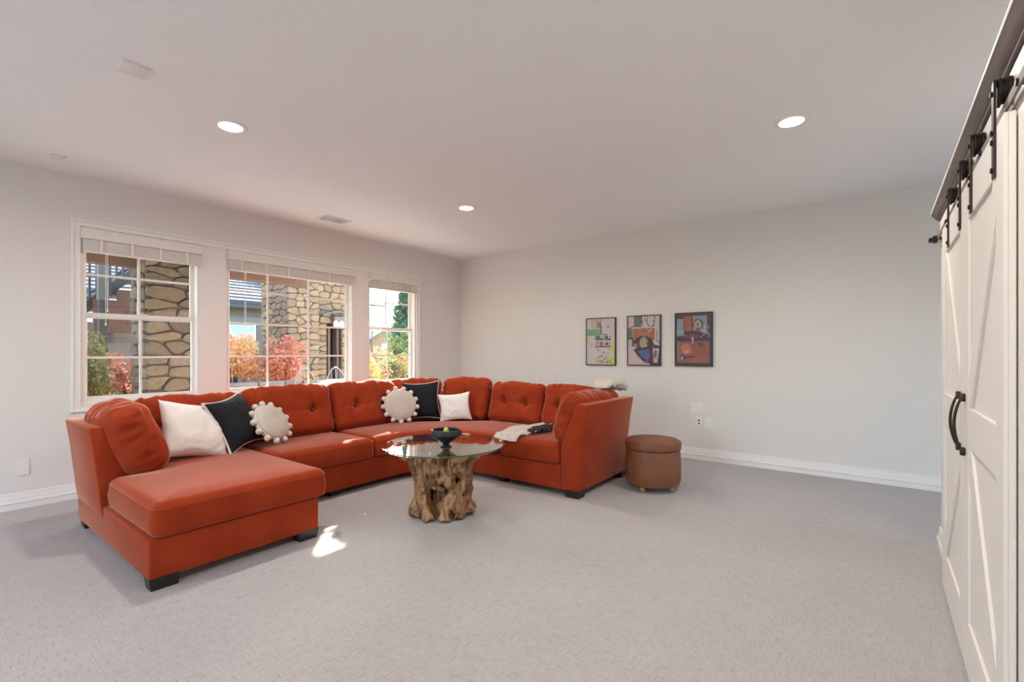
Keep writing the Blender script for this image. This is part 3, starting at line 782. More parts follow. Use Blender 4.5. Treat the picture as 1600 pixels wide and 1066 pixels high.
# ================================================================== PILLOWS
def pillow_mesh(w, h, t, seed, pinch=.14, n=30, power=.42):
    bm = BM(); F = {}
    def pt(u, v, s):
        e = max(0, (1-abs(u)**2.6)*(1-abs(v)**2.6))**power
        x = u*w/2*(1-pinch*(1-v*v)*(.5+.5*abs(u))**2*(abs(u)))
        z = v*h/2*(1-pinch*(1-u*u)*(.5+.5*abs(v))**2*(abs(v)))
        d = t/2*e*(1+.10*noise.noise(Vector((u*2+seed, v*2, s))))
        d += .006*noise.noise(Vector((u*6, v*6, seed+s)))*e
        c = (abs(u)*abs(v))**3; d *= 1-.3*c
        d += .004*math.sin((u-v)*18+seed)*e*max(abs(u), abs(v))**2
        return Vector((x, s*d, z))
    for s in (-1, 1):
        for i in range(n+1):
            for j in range(n+1):
                u, v = math.sin((-1+2*i/n)*math.pi/2), math.sin((-1+2*j/n)*math.pi/2)
                u = (u+(-1+2*i/n))/2; v = (v+(-1+2*j/n))/2
                k = (i, j, s)
                if i in (0, n) or j in (0, n):
                    k = (i, j, 0)
                if k not in F: F[k] = bm.verts.new(pt(u, v, s if k[2] else 0) if k[2] else Vector((pt(u, v, 1).x, 0, pt(u, v, 1).z)))
    g = lambda i, j, s: F[(i, j, 0)] if (i in (0, n) or j in (0, n)) else F[(i, j, s)]
    for i in range(n):
        for j in range(n):
            for s in (-1, 1):
                q = (g(i, j, s), g(i+1, j, s), g(i+1, j+1, s), g(i, j+1, s))
                bm.faces.new(q if s < 0 else q[::-1])
    edge = [F[(i, 0, 0)].co.copy() for i in range(n)] + [F[(n, j, 0)].co.copy() for j in range(n)] + [F[(i, n, 0)].co.copy() for i in range(n, 0, -1)] + [F[(0, j, 0)].co.copy() for j in range(n, 0, -1)]
    return bm, edge
def pillow(label, loc, head, w, h, t, m, seed, leanback=18, roll=0, pip=None, group=None, tassel=False):
    """loc: centre of the pillow; head: heading its front (-y) faces, degrees"""
    o = thing('throw_pillow', label, 'pillow', loc, group)
    o.rotation_euler = (Matrix.Rotation(R(head+90), 4, 'Z') @ Matrix.Rotation(R(-leanback), 4, 'X') @ Matrix.Rotation(R(roll), 4, 'Y')).to_euler()
    bm, edge = pillow_mesh(w, h, t, seed)
    obj('cover', bm, m, o, world=False, sharp=0)
    if pip:
        bm = BM(); tube(bm, edge, .0062 if pip is True else pip, 8, closed=True); obj('piping', bm, M['piping'], o, world=False, sharp=0, label='cream cord edging')
    return o
pillow('white linen pillow at the left end of the sofa, beside the rust armrest cushion', (1.35, 4.00, .655), -80, .47, .45, .18, M['linen'], 1, 26, 12)
pillow('black pillow with cream edging between white and round pillows, left side', (1.655, 4.06, .675), -58, .44, .44, .19, M['blackcloth'], 2, 26, -7, .0085, group='black pillows with cream edging')
pillow('black pillow with cream edging in the far corner of the sofa', (3.66, 4.12, .68), -128, .46, .44, .15, M['blackcloth'], 3, 14, -2, True, group='black pillows with cream edging')
pillow('small white lumbar pillow right of the corner black pillow', (3.85, 3.75, .615), -136, .37, .33, .13, M['linen'], 4, 16, -5)

def round_pillow(label, loc, head, r, t, seed, leanback, roll=0, rot=0):
    o = thing('round_pillow', label, 'pillow', loc, 'round crochet pillows with pompoms')
    o.rotation_euler = (Matrix.Rotation(R(head+90), 4, 'Z') @ Matrix.Rotation(R(-leanback), 4, 'X') @ Matrix.Rotation(R(roll), 4, 'Y')).to_euler()
    bm = BM(); prof = []
    n = 22
    for i in range(n+1):
        a = math.pi*i/n; s = math.sin(a)**.8 if i not in (0, n) else 0
        prof.append((r*s, -t/2*math.cos(a)*(1-.12*math.exp(-(s/.25)**2))))
    lathe(bm, prof, 64, fr=lambda a, i: 1+.014*math.sin(a*7+seed)+.01*math.sin(a*3))
    bmesh.ops.rotate(bm, verts=bm.verts, matrix=Matrix.Rotation(R(90), 3, 'X'))
    obj('cover', bm, M['crochet'], o, world=False, sharp=0)
    k = 13; me = None
    for i in range(k):
        a = 2*math.pi*i/k+rot
        bm = BM(); bmesh.ops.create_icosphere(bm, subdivisions=2, radius=.0265)
        for v in bm.verts: v.co *= 1+.10*noise.noise(v.co*70+Vector((i, 0, 0)))
        p = obj('pompom', bm, M['pom'], o, world=False, sharp=0); p.location = ((r+.012)*math.cos(a), 0, (r+.012)*math.sin(a))
round_pillow('round cream crochet pillow with pompoms right of the left black pillow', (1.93, 4.03, .645), -68, .168, .13, 1, 34, 0, .1)
round_pillow('round cream crochet pillow with pompoms left of the corner black pillow', (3.36, 4.10, .66), -112, .178, .11, 2, 22, 0, .3)

# ================================================================== THROW BLANKET
def cloth(bm, path, width_fn, th=.012, n=26, seed=0, amp=.010):
    """a folded strip: path gives centre line points with a side vector"""
    rows = []
    for i, (c, s, up) in enumerate(path):
        c, s, up = Vector(c), Vector(s), Vector(up); w = width_fn(i/(len(path)-1)); row = []
        for k in range(n+1):
            v = -1+2*k/n
            p = c+s*(v*w/2)+up*(amp*math.sin(v*9+i*.35+seed)+.006*noise.noise(Vector((i*.4, v*3, seed))))
            row.append((p, up))
        rows.append(row)
    T = [[bm.verts.new(p+u*th) for p, u in r] for r in rows]; B = [[bm.verts.new(p) for p, u in r] for r in rows]
    m = len(rows)
    for i in range(m-1):
        for k in range(n):
            bm.faces.new((T[i][k], T[i+1][k], T[i+1][k+1], T[i][k+1])); bm.faces.new((B[i][k], B[i][k+1], B[i+1][k+1], B[i+1][k]))
        bm.faces.new((T[i][0], B[i][0], B[i+1][0], T[i+1][0])); bm.faces.new((T[i][n], T[i+1][n], B[i+1][n], B[i][n]))
    for k in range(n):
        bm.faces.new((T[0][k], T[0][k+1], B[0][k+1], B[0][k])); bm.faces.new((T[m-1][k], B[m-1][k], B[m-1][k+1], T[m-1][k+1]))
    return bm
def interp(P, n):
    out = []
    for i in range(n):
        t = i/(n-1)*(len(P)-1); k = min(int(t), len(P)-2); f = t-k; f = f*f*(3-2*f)*.5+f*.5
        out.append(tuple(tuple(a*(1-f)+b*f for a, b in zip(P[k][q], P[k+1][q])) for q in range(3)))
    return out
tb = thing('throw_blanket', 'cream throw with charcoal tassels spread across the right seat cushion', 'blanket', (3.7, 2.72, .47))
P = [((4.10, 2.60, .476), (.25, 1, 0), (0, 0, 1)), ((3.85, 2.65, .478), (.25, 1, 0), (0, 0, 1)), ((3.60, 2.68, .478), (.15, 1, 0), (0, 0, 1)),
     ((3.49, 2.69, .468), (.05, 1, 0), (-.5, 0, .8)), ((3.432, 2.70, .42), (0, 1, 0), (-1, 0, .1))]
bm = BM(); cloth(bm, interp(P, 34), lambda t: .34-.08*t, .016, 30, 1, .012); obj('blanket', bm, M['throwm'], tb, sharp=0)
bm = BM(); cloth(bm, interp([((4.05, 2.46, .482), (.3, 1, 0), (0, 0, 1)), ((3.86, 2.52, .50), (.3, 1, 0), (0, 0, 1)), ((3.70, 2.56, .49), (.3, 1, 0), (0, 0, 1))], 16), lambda t: .10+.03*math.sin(t*9), .014, 12, 4, .014)
obj('tassel_fringe', bm, M['throwdark'], tb, sharp=0, label='charcoal tassels along the edge')
rnd = random.Random(5)
for k in range(7):
    x = 4.05-.07*k+rnd.uniform(-.01, .01); y = 2.455+.012*k
    bm = BM(); tube(bm, [(x, y+.05, .50), (x-.01, y+.015, .508), (x-.015, y-.02, .492), (x-.02+rnd.uniform(-.02, .02), y-.055, .478)], [.010, .016, .018, .006], 8); obj('tassel', bm, M['throwdark'], tb, sharp=0)
# loose corner of it hanging at the seat front
bm = BM(); tube(bm, [(3.425, 2.77, .43), (3.415, 2.78, .38), (3.400, 2.79, .33), (3.405, 2.79, .285)], [.005, .010, .034, .026], 10); obj('tassel', bm, M['throwdark'], tb, sharp=0)
t2 = thing('throw_blanket', 'folded cream throw lying over the top of the right end cushion', 'blanket', (4.25, 2.05, .9))
def roll(p, n):
    f = 2*p.x/.40
    q = Vector((p.x, p.y*(1-.25*f*f), p.z*(1-.45*max(0, -f)**1.5)))
    q += n*(.010*noise.noise(Vector((p.x*7, p.y*9, p.z*6)))+.006*math.sin(p.y*70+p.x*14))
    q.z -= .10*max(0, abs(f)-.35)**1.7
    return q
bm = BM(); soft_box(bm, .40, .24, .085, .04, 30, 22, 8, roll, TRS((4.33, 2.07, .930), R(-6), 0, R(4))); obj('blanket', bm, M['throwm'], t2, sharp=0)
bm = BM(); tube(bm, [(4.17+.05*k, 2.07-.122+.012*math.sin(k*1.7), .925+.010*math.sin(k)-.0022*(k-3)**2) for k in range(7)], .006, 6); obj('hem', bm, M['throwm'], t2, sharp=0)

# ================================================================== COFFEE TABLE
TC = Vector((2.565, 2.615, 0)); TZ = .535
table = thing('coffee_table', 'round glass coffee table on a gnarled driftwood root base', 'table', TC)
bm = BM(); lathe(bm, [(0, TZ-.013), (.462, TZ-.013), (.466, TZ-.010)], 96, TC); lathe(bm, [(.466, TZ-.003), (.462, TZ), (0, TZ)], 96, TC)
top = obj('glass_top', bm, M['tabletop'], table)
bm = BM(); lathe(bm, [(.466, TZ-.010), (.4675, TZ-.0065), (.466, TZ-.003)], 96, TC); obj('rim', bm, M['glassrim'], top)
bm = BM(); rnd = random.Random(11)
def rt(pts, rs): tube(bm, [TC+Vector(p) for p in pts], rs, 10)
# trunk core and twisting roots
rt([(0, 0, .0), (.01, 0, .12), (0, .01, .26), (0, 0, .36), (0, 0, .46)], [.15, .10, .075, .08, .12])
NR = 16
for i in range(NR):
    a0 = 2*math.pi*i/NR+rnd.uniform(-.15, .15); tw = rnd.uniform(-.9, 1.1)
    rb, rw, rtp = rnd.uniform(.185, .225), rnd.uniform(.08, .12), rnd.uniform(.22, .30)
    pts = []; rs = []; n = 12
    for k in range(n):
        t = k/(n-1); z = .012+(TZ-.035)*t
        r = rb*(1-t)**1.3+rtp*t**2.2+rw*(1-abs(2*t-1))**.8*.42
        a = a0+tw*t+.12*math.sin(t*7+i)
        pts.append((r*math.cos(a), r*math.sin(a), z)); rs.append((.033+.015*math.sin(t*5+i*2.1)+.011*math.sin(t*13+i))*rnd.uniform(.85, 1.15)*(1.1-.2*t))
    rt(pts, rs)
for i in range(9):   # cross roots wrapping round
    a0 = rnd.uniform(0, 6.28); z0 = rnd.uniform(.04, .40); dz = rnd.uniform(-.1, .14)
    pts = []
    for k in range(8):
        t = k/7; a = a0+1.0*t; z = min(TZ-.05, max(.03, z0+dz*t)); r = .15+.055*abs(z-.25)/.25+.012*math.sin(t*5)
        pts.append((r*math.cos(a), r*math.sin(a), z))
    rt(pts, [.012, .026, .032, .028, .034, .026, .020, .01])
for i in range(8):    # flaring tips under the glass
    a = 2*math.pi*i/8+.3; e = rnd.uniform(.28, .36)
    rt([(.12*math.cos(a), .12*math.sin(a), .30), (.18*math.cos(a+.1), .18*math.sin(a+.1), .40), (.24*math.cos(a+.15), .24*math.sin(a+.15), .465), (e*math.cos(a+.2), e*math.sin(a+.2), .495)], [.05, .055, .050, .026])
for v in bm.verts:     # flatten top and bottom
    v.co.z = min(max(v.co.z, .001), TZ-.016)
root = obj('root_base', bm, M['wood_root'], table, sharp=0)
md = root.modifiers.new('remesh', 'REMESH'); md.mode = 'VOXEL'; md.voxel_size = .006; md.use_smooth_shade = True
tx = bpy.data.textures.new('gnarl', 'MUSGRAVE') if False else bpy.data.textures.new('gnarl', 'CLOUDS'); tx.noise_scale = .05; tx.noise_depth = 3
md = root.modifiers.new('gnarl', 'DISPLACE'); md.texture = tx; md.strength = .032; md.mid_level = .55; md.texture_coords = 'LOCAL'
tx2 = bpy.data.textures.new('pits', 'VORONOI'); tx2.noise_scale = .045
md = root.modifiers.new('pits', 'DISPLACE'); md.texture = tx2; md.strength = .018; md.mid_level = .35; md.texture_coords = 'LOCAL'

# bowl
BC = Vector((2.475, 2.50, TZ))
bowl = thing('decorative_bowl', 'dark faceted pedestal bowl standing on the glass table', 'bowl', BC)
bm = BM(); pr = [(0, 0), (.045, 0), (.040, .006), (.022, .022), (.030, .034), (.070, .062), (.112, .092), (.114, .102), (.104, .130), (.100, .132), (.095, .126), (.100, .10), (.06, .068), (0, .05)]
lathe(bm, pr, 56, BC, fr=lambda a, i: 1+(.025*abs(math.cos(a*7)) if 3 < i < 9 else 0)+(.01*math.sin(a*3) if i > 5 else 0))
obj('body', bm, M['bowl'], bowl, sharp=25)
bm = BM(); lathe(bm, [(0, .105), (.06, .103), (.098, .098)], 32, BC); obj('moss', bm, M['green'], bowl)
bm = BM(); bmesh.ops.create_icosphere(bm, subdivisions=3, radius=.02, matrix=Matrix.Translation(BC+Vector((.0, .0, .122))) @ Matrix.Diagonal((1, 1, 1.3, 1)))
tag(obj('lime_fruit', bm, M['lime'], sharp=0), 'small yellow-green ball lying in the dark bowl', 'ornament')

# ================================================================== OTTOMAN
OC = Vector((4.19, 1.58, 0))
ot = thing('storage_ottoman', 'round tan leather storage stool beside the right end of the sofa', 'ottoman', OC)
bm = BM(); lathe(bm, [(0, .045), (.20, .045), (.232, .06), (.246, .10), (.246, .22), (.240, .34), (.236, .365), (0, .365)], 72, OC, fr=lambda a, i: 1+.006*math.sin(a*2+1)); obj('body', bm, M['leather'], ot)
bm = BM(); lathe(bm, [(0, .370), (.232, .370), (.243, .378), (.246, .392), (.246, .418), (.240, .436), (.222, .448), (.12, .456), (0, .458)], 72, OC); obj('lid', bm, M['leather'], ot)
bm = BM()
for z in (.376, .43): tube(bm, [OC+Vector((.2462*math.cos(a), .2462*math.sin(a), z)) for a in [2*math.pi*k/60 for k in range(60)]], .0025, 6, closed=True)
obj('seam', bm, M['leather'], ot)
for k in range(4):
    a = R(45+90*k)-R(52); c = OC+Vector((.185*math.cos(a), .185*math.sin(a), 0))
    bm = BM(); lathe(bm, [(0, 0), (.018, 0), (.026, .012), (.027, .026), (.020, .042), (.016, .052), (0, .052)], 20, c); obj('foot', bm, M['lightwood'], ot)

# ================================================================== BARN DOORS (in the turned frame)
def bobj(name, bm, m, parent=None, **k):
    bmesh.ops.transform(bm, matrix=BARN, verts=bm.verts); return obj(name, bm, m, parent, **k)
ZD0, ZD1, YD = .012, 1.885, -.265
def barn_door(x0, x1, meet_side, label, straps, hx, y=YD, brace=True):
    """meet_side -1: the meeting stile is at x0, +1: at x1"""
    t = thing('barn_door', label, 'door', BARN @ Vector(((x0+x1)/2, y, 0)), 'white sliding barn doors')
    s, th = .11, .010
    yb = y-.024
    bm = BM(); box(bm, x0, x1, yb, y-th, ZD0, ZD1, .002, 1); bobj('panel', bm, M['door'], t)
    zr = .955
    def board(a, b, c, d, nm): bm = BM(); box(bm, a, b, y-th, y, c, d, .0015, 1); bobj(nm, bm, M['door'], t)
    board(x0, x0+s, ZD0, ZD1, 'stile'); board(x1-s, x1, ZD0, ZD1, 'stile')
    board(x0+s, x1-s, ZD1-.14, ZD1, 'rail'); board(x0+s, x1-s, ZD0, ZD0+.20, 'rail'); board(x0+s, x1-s, zr-.075, zr+.075, 'rail')
    if brace:
        for up in (1, -1):
            zm, ze = (zr+.075, ZD1-.14) if up > 0 else (zr-.075, ZD0+.20)
            xm, xe = (x0+s, x1-s) if meet_side < 0 else (x1-s, x0+s)
            w = .10*up; dx = .055 if xe > xm else -.055
            # brace board cut to sit inside the recess
            poly = [(xm, zm), (xm+dx, zm), (xe, ze-w), (xe, ze), (xe-dx, ze), (xm, zm+w)]
            bm = BM(); prism(bm, poly, 'y', y-th-.0005, y-.001, .001, 1); bobj('brace', bm, M['door'], t)
    for sx in straps:
        bm = BM(); box(bm, sx-.017, sx+.017, y, y+.006, 1.742, 2.02, .001, 1)
        box(bm, sx-.017, sx+.017, y-.03, y+.006, 2.012, 2.02, .001, 1); box(bm, sx-.017, sx+.017, y-.034, y-.028, 1.985, 2.02, .001, 1)
        h = bobj('hanger_strap', bm, M['bronze'], t)
        bm = BM(); c = Vector((sx, y-.016, 1.985))
        for k, (yy, rr) in enumerate(((-.010, .038), (-.006, .034), (.006, .034), (.010, .038))): pass
        lathe(bm, [(0, -.012), (.040, -.012), (.040, -.006), (.033, -.004), (.033, .004), (.040, .006), (.040, .012), (0, .012)], 28)
        bmesh.ops.transform(bm, matrix=Matrix.Translation(c) @ Matrix.Rotation(R(90), 4, 'X'), verts=bm.verts)
        bobj('roller_wheel', bm, M['black'], h)
        for bz in (1.765, 1.845, 1.872, 1.985):
            bm = BM(); tube(bm, [(sx, y+.004, bz), (sx, y+.011, bz)], .008, 8); bobj('bolt', bm, M['black'], h)
    if hx:
        z0, z1 = .852, 1.062
        pts = []
        for k in range(17):
            u = k/16; pts.append((hx, y+.010+.022*math.sin(u*math.pi)**.8, z0+(z1-z0)*u))
        bm = BM(); tube(bm, pts, [.0042+.001*math.sin(k/16*math.pi) for k in range(17)], 10); h = bobj('handle', bm, M['bronze'], t)
        for z in (z0, z1):
            bm = BM(); box(bm, hx-.011, hx+.011, y, y+.016, z-.016, z+.016, .004, 2); bobj('mount', bm, M['bronze'], h)
barn_door(2.575, 3.37, -1, 'white barn door furthest from the camera, beside the art wall', (2.66, 3.07), 2.655)
barn_door(1.812, 2.57, 1, 'white barn door nearest the camera, its near edge showing as a grey strip', (1.93, 2.366), 2.53)
barn_door(.95, 1.86, 1, 'white barn door behind the near one at the right picture edge', (), None, y=-.2915+.0, brace=False) if False else None
t = thing('barn_door', 'rear white sliding door slab glimpsed at the right picture edge', 'door', BARN @ Vector((1.4, -.3, 0)))
bm = BM(); box(bm, .95, 1.86, -.3105, -.2925, ZD0, ZD1, .002, 1); bobj('panel', bm, M['door'], t)
# rail
t = thing('door_rail', 'flat steel rail the barn doors hang from, under the brown crown', 'rail', BARN @ Vector((2.8, -.3, 1.95)))
bm = BM(); box(bm, .6, 3.93, -.287, -.281, 1.918, 1.948, .001, 1); bobj('bar', bm, M['valance'], t)
for x in (1.2, 1.75, 2.3, 2.85, 3.4, 3.86):
    bm = BM(); tube(bm, [(x, -.312, 1.933), (x, -.276, 1.933)], .010, 10); bobj('standoff', bm, M['black'], t)
bm = BM(); box(bm, 3.88, 3.93, -.285, -.262, 1.915, 1.955, .004, 2); box(bm, 3.90, 3.95, -.275, -.245, 1.925, 1.948, .003, 1); bobj('end_stop', bm, M['black'], t)
bm = BM(); box(bm, .6, 3.95, -.312, -.300, 1.89, 2.05, .002, 1); bobj('header_board', bm, M['door'], t)
# crown shelf over the rail
t = thing('crown_valance', 'long grey-brown wooden crown moulding over the barn door rail', 'moulding', BARN @ Vector((2.3, -.29, 2.07)))
bm = BM(); prism(bm, [(-.312, 2.056), (-.290, 2.056), (-.2895, 2.062), (-.283, 2.066), (-.272, 2.082), (-.260, 2.098), (-.260, 2.112), (-.312, 2.112)], 'x', .5, 3.965); bobj('crown', bm, M['valance'], t)
bm = BM(); box(bm, .5, 3.967, -.2605, -.2575, 2.099, 2.114, .001, 1); bobj('lit_edge_strip', bm, M['blind'], t, label='pale front edge, lit look in its colour')  # pale colour stands in for light catching the crown's front edge

# ================================================================== OUTDOORS
bm = BM(); box(bm, -30, 40, -30, 60, -.25, -.13); struct(obj('ground', bm, M['lawn']))
bm = BM(); box(bm, -9, 9, YW+.15, 9.4, -.16, -.05); box(bm, -12, 9, -9, -2.76, -.16, -.05); box(bm, -12, -3.61, -2.76, YW+.15, -.16, -.05); struct(obj('patio_floor', bm, M['patio']))  # slabs behind and beside the house are unseen, added to bounce neutral light

def voronoi(w, h, cw, ch, seed):
    rnd = random.Random(seed); pts = []
    ny = max(2, round(h/ch)); 
    for j in range(ny):
        nx = max(1, round(w/cw+rnd.uniform(-.6, .6)))
        for i in range(nx):
            pts.append(((i+.5+rnd.uniform(-.33, .33))*w/nx, (j+.5+rnd.uniform(-.30, .30))*h/ny))
    asp = cw/ch; cells = []
    for i, (px, py) in enumerate(pts):
        poly = [(0, 0), (w, 0), (w, h), (0, h)]
        for j, (qx, qy) in enumerate(pts):
            if i == j or abs(qy-py) > ch*4 or abs(qx-px) > cw*4: continue
            nx_, ny_ = (qx-px), (qy-py)*asp*asp
            mx, my = (px+qx)/2, (py+qy)/2; c = nx_*mx+ny_*my; new = []
            for k in range(len(poly)):
                a, b = poly[k], poly[(k+1) % len(poly)]
                da, db = nx_*a[0]+ny_*a[1]-c, nx_*b[0]+ny_*b[1]-c
                if da <= 0: new.append(a)
                if da*db < 0:
                    t = da/(da-db); new.append((a[0]+(b[0]-a[0])*t, a[1]+(b[1]-a[1])*t))
            poly = new
            if len(poly) < 3: break
        if len(poly) >= 3: cells.append(poly)
    return cells
def stones(parent, org, u, nrm, w, h, cw, ch, seed, gap=.014, depth=.05, m='stone'):
    org, u, nrm = Vector(org), Vector(u), Vector(nrm); rnd = random.Random(seed*3+1); Zv = Vector((0, 0, 1))
    for poly in voronoi(w, h, cw, ch, seed):
        # drop near-duplicate corners
        P = []
        for p in poly:
            if not P or math.hypot(p[0]-P[-1][0], p[1]-P[-1][1]) > .02: P.append(p)
        if len(P) > 2 and math.hypot(P[0][0]-P[-1][0], P[0][1]-P[-1][1]) < .02: P.pop()
        if len(P) < 3: continue
        cx = sum(p[0] for p in P)/len(P); cy = sum(p[1] for p in P)/len(P)
        # cut the corners so stones look worn
        Q = []
        for i in range(len(P)):
            a, b, c = Vector(P[i-1]), Vector(P[i]), Vector(P[(i+1) % len(P)])
            Q.append(b+(a-b)*.2); Q.append(b+(c-b)*.2)
        d = depth*rnd.uniform(.7, 1.25)
        def ring(k, z):
            out = []
            for q in Q:
                v = Vector((cx, cy))-q; L = v.length; v = v/L if L > 1e-6 else v
                s = min(k, L*.7); p = q+v*s
                out.append(bm.verts.new(org+u*p.x+Zv*p.y+nrm*z))
            return out
        bm = BM(); g = gap*rnd.uniform(.7, 1.3)
        A, B, C = ring(g, -.01), ring(g, d*.6), ring(g+min(.014, .10*min(cw, ch)), d)
        n = len(A)
        for a, b in ((A, B), (B, C)):
            for k in range(n): bm.faces.new((a[k], a[(k+1) % n], b[(k+1) % n], b[k]))
        bm.faces.new(C); bmesh.ops.recalc_face_normals(bm, faces=bm.faces)
        obj('stone', bm, M[m], parent, sharp=40)
# near column (left window)
c1 = thing('stone_column', 'near ledge-stone pier seen through the left window', 'column', (2.45, 8.0, -.05))
bm = BM(); box(bm, 2.09, 2.80, 7.82, 8.45, -.05, 2.62); obj('core', bm, M['mortar'], c1)
stones(c1, (2.05, 7.82, -.05), (1, 0, 0), (0, -1, 0), .79, 2.65, .30, .155, 21, .009, .045)
stones(c1, (2.09, 8.45, -.05), (0, -1, 0), (-1, 0, 0), .63, 2.65, .26, .155, 22, .009, .045)
# chimney (middle window): a lit front part and a deeper part with a niche
c2 = thing('stone_chimney', 'tall ledge-stone chimney seen through the middle window', 'chimney', (6.0, 10.6, -.05))
bm = BM(); box(bm, 5.30, 6.02, 10.30, 11.5, -.05, 3.6); box(bm, 6.0, 7.15, 10.75, 11.5, 1.95, 3.6); box(bm, 6.0, 6.5, 10.75, 11.5, -.05, 1.95)
box(bm, 6.9, 7.15, 10.75, 11.5, -.05, 1.95); obj('core', bm, M['mortar'], c2)
stones(c2, (5.27, 10.30, -.05), (1, 0, 0), (0, -1, 0), .76, 3.6, .24, .145, 31, .0055, .040, 'stone_warm')
stones(c2, (5.30, 11.5, -.05), (0, -1, 0), (-1, 0, 0), 1.2, 3.6, .26, .15, 32, .0055, .040, 'stone_warm')
stones(c2, (6.02, 10.75, 1.95), (1, 0, 0), (0, -1, 0), 1.13, 1.6, .26, .16, 33, .0055, .040, 'stone_warm')
stones(c2, (6.02, 10.75, -.05), (1, 0, 0), (0, -1, 0), .47, 1.98, .24, .145, 34, .0055, .040, 'stone_warm')
stones(c2, (6.9, 10.75, -.05), (1, 0, 0), (0, -1, 0), .25, 1.98, .2, .15, 35, .0055, .040, 'stone_warm')
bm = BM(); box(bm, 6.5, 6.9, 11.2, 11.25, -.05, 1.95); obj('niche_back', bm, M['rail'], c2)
bm = BM(); box(bm, 6.56, 6.62, 10.78, 11.0, -.05, 1.9, .005); box(bm, 6.80, 6.86, 10.78, 11.0, -.05, 1.9, .005); box(bm, 6.56, 6.86, 10.78, 11.0, 1.84, 1.9, .005); obj('niche_post', bm, M['panelwood'], c2)
lt = thing('wall_lantern', 'curved metal wall lantern with two frosted glasses on the chimney', 'lamp', (6.72, 10.6, 2.0))
bm = BM()
arcp = [(6.30+.95*i/16, 10.62, 2.14+.10*math.sin(math.pi*i/16)) for i in range(17)]
for a, b in zip(arcp, arcp[1:]): bar(bm, a, b, .035, .12)
obj('hood', bm, M['taupe'], lt)
bm = BM(); box(bm, 6.60, 6.90, 10.56, 10.68, 2.02, 2.12, .01); box(bm, 6.72, 6.78, 10.64, 10.76, 2.0, 2.14); obj('bracket', bm, M['taupe'], lt)
for x in (6.68, 6.83):
    bm = BM(); lathe(bm, [(.03, .18), (.05, .15), (.065, .08), (.06, .0), (0, .0)], 20, (x, 10.62, 1.85)); obj('glass_shade', bm, M['frost'], lt)

# deck overhead
dk = thing('deck', 'brown timber deck with joists above the patio', 'deck', (1.5, 7, 2.45))
bm = BM(); box(bm, -2.5, 4.57, 8.10, 8.30, 2.42, 2.62, .006, 1); obj('beam', bm, M['deckwood'], dk)
bm = BM(); box(bm, 4.34, 4.45, YW+.2, 8.3, 2.55, 2.86, .004, 1); obj('beam', bm, M['deckwood'], dk)
for k in range(17):
    x = -2.3+k*.42
    bm = BM(); box(bm, x-.02, x+.02, YW+.16, 8.75, 2.62, 2.82); obj('joist', bm, M['deckwood'], dk)
for k in range(24):
    y = YW+.20+k*.15
    bm = BM(); box(bm, -2.5, 4.48, y, y+.14, 2.822, 2.86); obj('deck_board', bm, M['deckwood'], dk)

# unseen overhang added above the right window to trim the sun patch indoors
bm = BM(); box(bm, 4.90, 10.0, YW+.15, 6.45, 2.62, 2.80, .004, 1); struct(obj('sun_blocker', bm, M['taupe']))
# outside stair with railing (left window)
st = thing('outdoor_stair', 'timber stair with dark baluster railing beyond the left window', 'stair', (2.2, 10, 1.5))
for dy in (0, 1.0):
    bm = BM(); bar(bm, (.9, 10.0+dy, .98), (3.4, 10.0+dy, 3.55), .14, .05); obj('stringer', bm, M['rail'], st)
for dy in (0,):
    bm = BM(); bar(bm, (.9, 10.0+dy, 1.95), (3.4, 10.0+dy, 4.52), .05, .06); obj('handrail', bm, M['rail'], st)
for k in range(27):
    x = 1.05+k*.085; z = .98+(x-.9)*1.028
    bm = BM(); box(bm, x-.014, x+.014, 9.985, 10.015, z+.05, z+.98); obj('baluster', bm, M['rail'], st)
for k in range(9):
    x = 1.0+k*.26; z = .98+(x-.9)*1.028+.05
    bm = BM(); box(bm, x-.02, x+.27, 10.03, 10.98, z, z+.035); obj('tread', bm, M['deckwood'], st)
bm = BM(); prism(bm, [(1.93, 1.55), (3.2, 1.55), (3.2, 2.62), (2.72, 2.62), (2.72, 2.44), (2.46, 2.44), (2.46, 2.27), (2.23, 2.27), (2.23, 2.09), (1.93, 2.09)], 'y', 9.90, 9.95); obj('side_panel', bm, M['panelwood'], st)
pt = thing('stair_post', 'square grey post rising past the outdoor stair', 'post', (2.0, 9.75, -.1))
bm = BM(); box(bm, 1.94, 2.07, 9.65, 9.78, 2.06, 3.9, .004, 1); obj('upper_post', bm, M['post'], pt)
bm = BM(); box(bm, 1.95, 2.06, 9.66, 9.77, -.1, 2.06, .004, 1); obj('lower_post', bm, M['rail'], pt)
# low grey wall with lamp under the stair
gw = thing('garden_shed_wall', 'flat grey stucco wall below the outdoor stair', 'wall', (2.4, 10.7, -.1))
bm = BM(); box(bm, 1.98, 3.6, 10.62, 10.78, -.1, 1.75); obj('body', bm, M['grey'], gw)
bm = BM(); box(bm, 1.98, 3.6, 10.585, 10.62, 1.43, 1.50); obj('ledge', bm, M['taupe'], gw)
sl_ = thing('wall_sconce', 'small black wall sconce on the grey wall outside', 'lamp', (2.29, 10.55, 1.45))
bm = BM(); lathe(bm, [(0, .0), (.05, .0), (.055, .03), (.02, .07), (0, .08)], 16, (2.29, 10.52, 1.60)); obj('cap', bm, M['rail'], sl_)
bm = BM(); lathe(bm, [(0, 0), (.03, 0), (.035, .12), (0, .12)], 14, (2.29, 10.52, 1.40)); obj('shade', bm, M['rail'], sl_)
bm = BM(); box(bm, 2.27, 2.31, 10.52, 10.62, 1.53, 1.57); obj('bracket', bm, M['rail'], sl_)

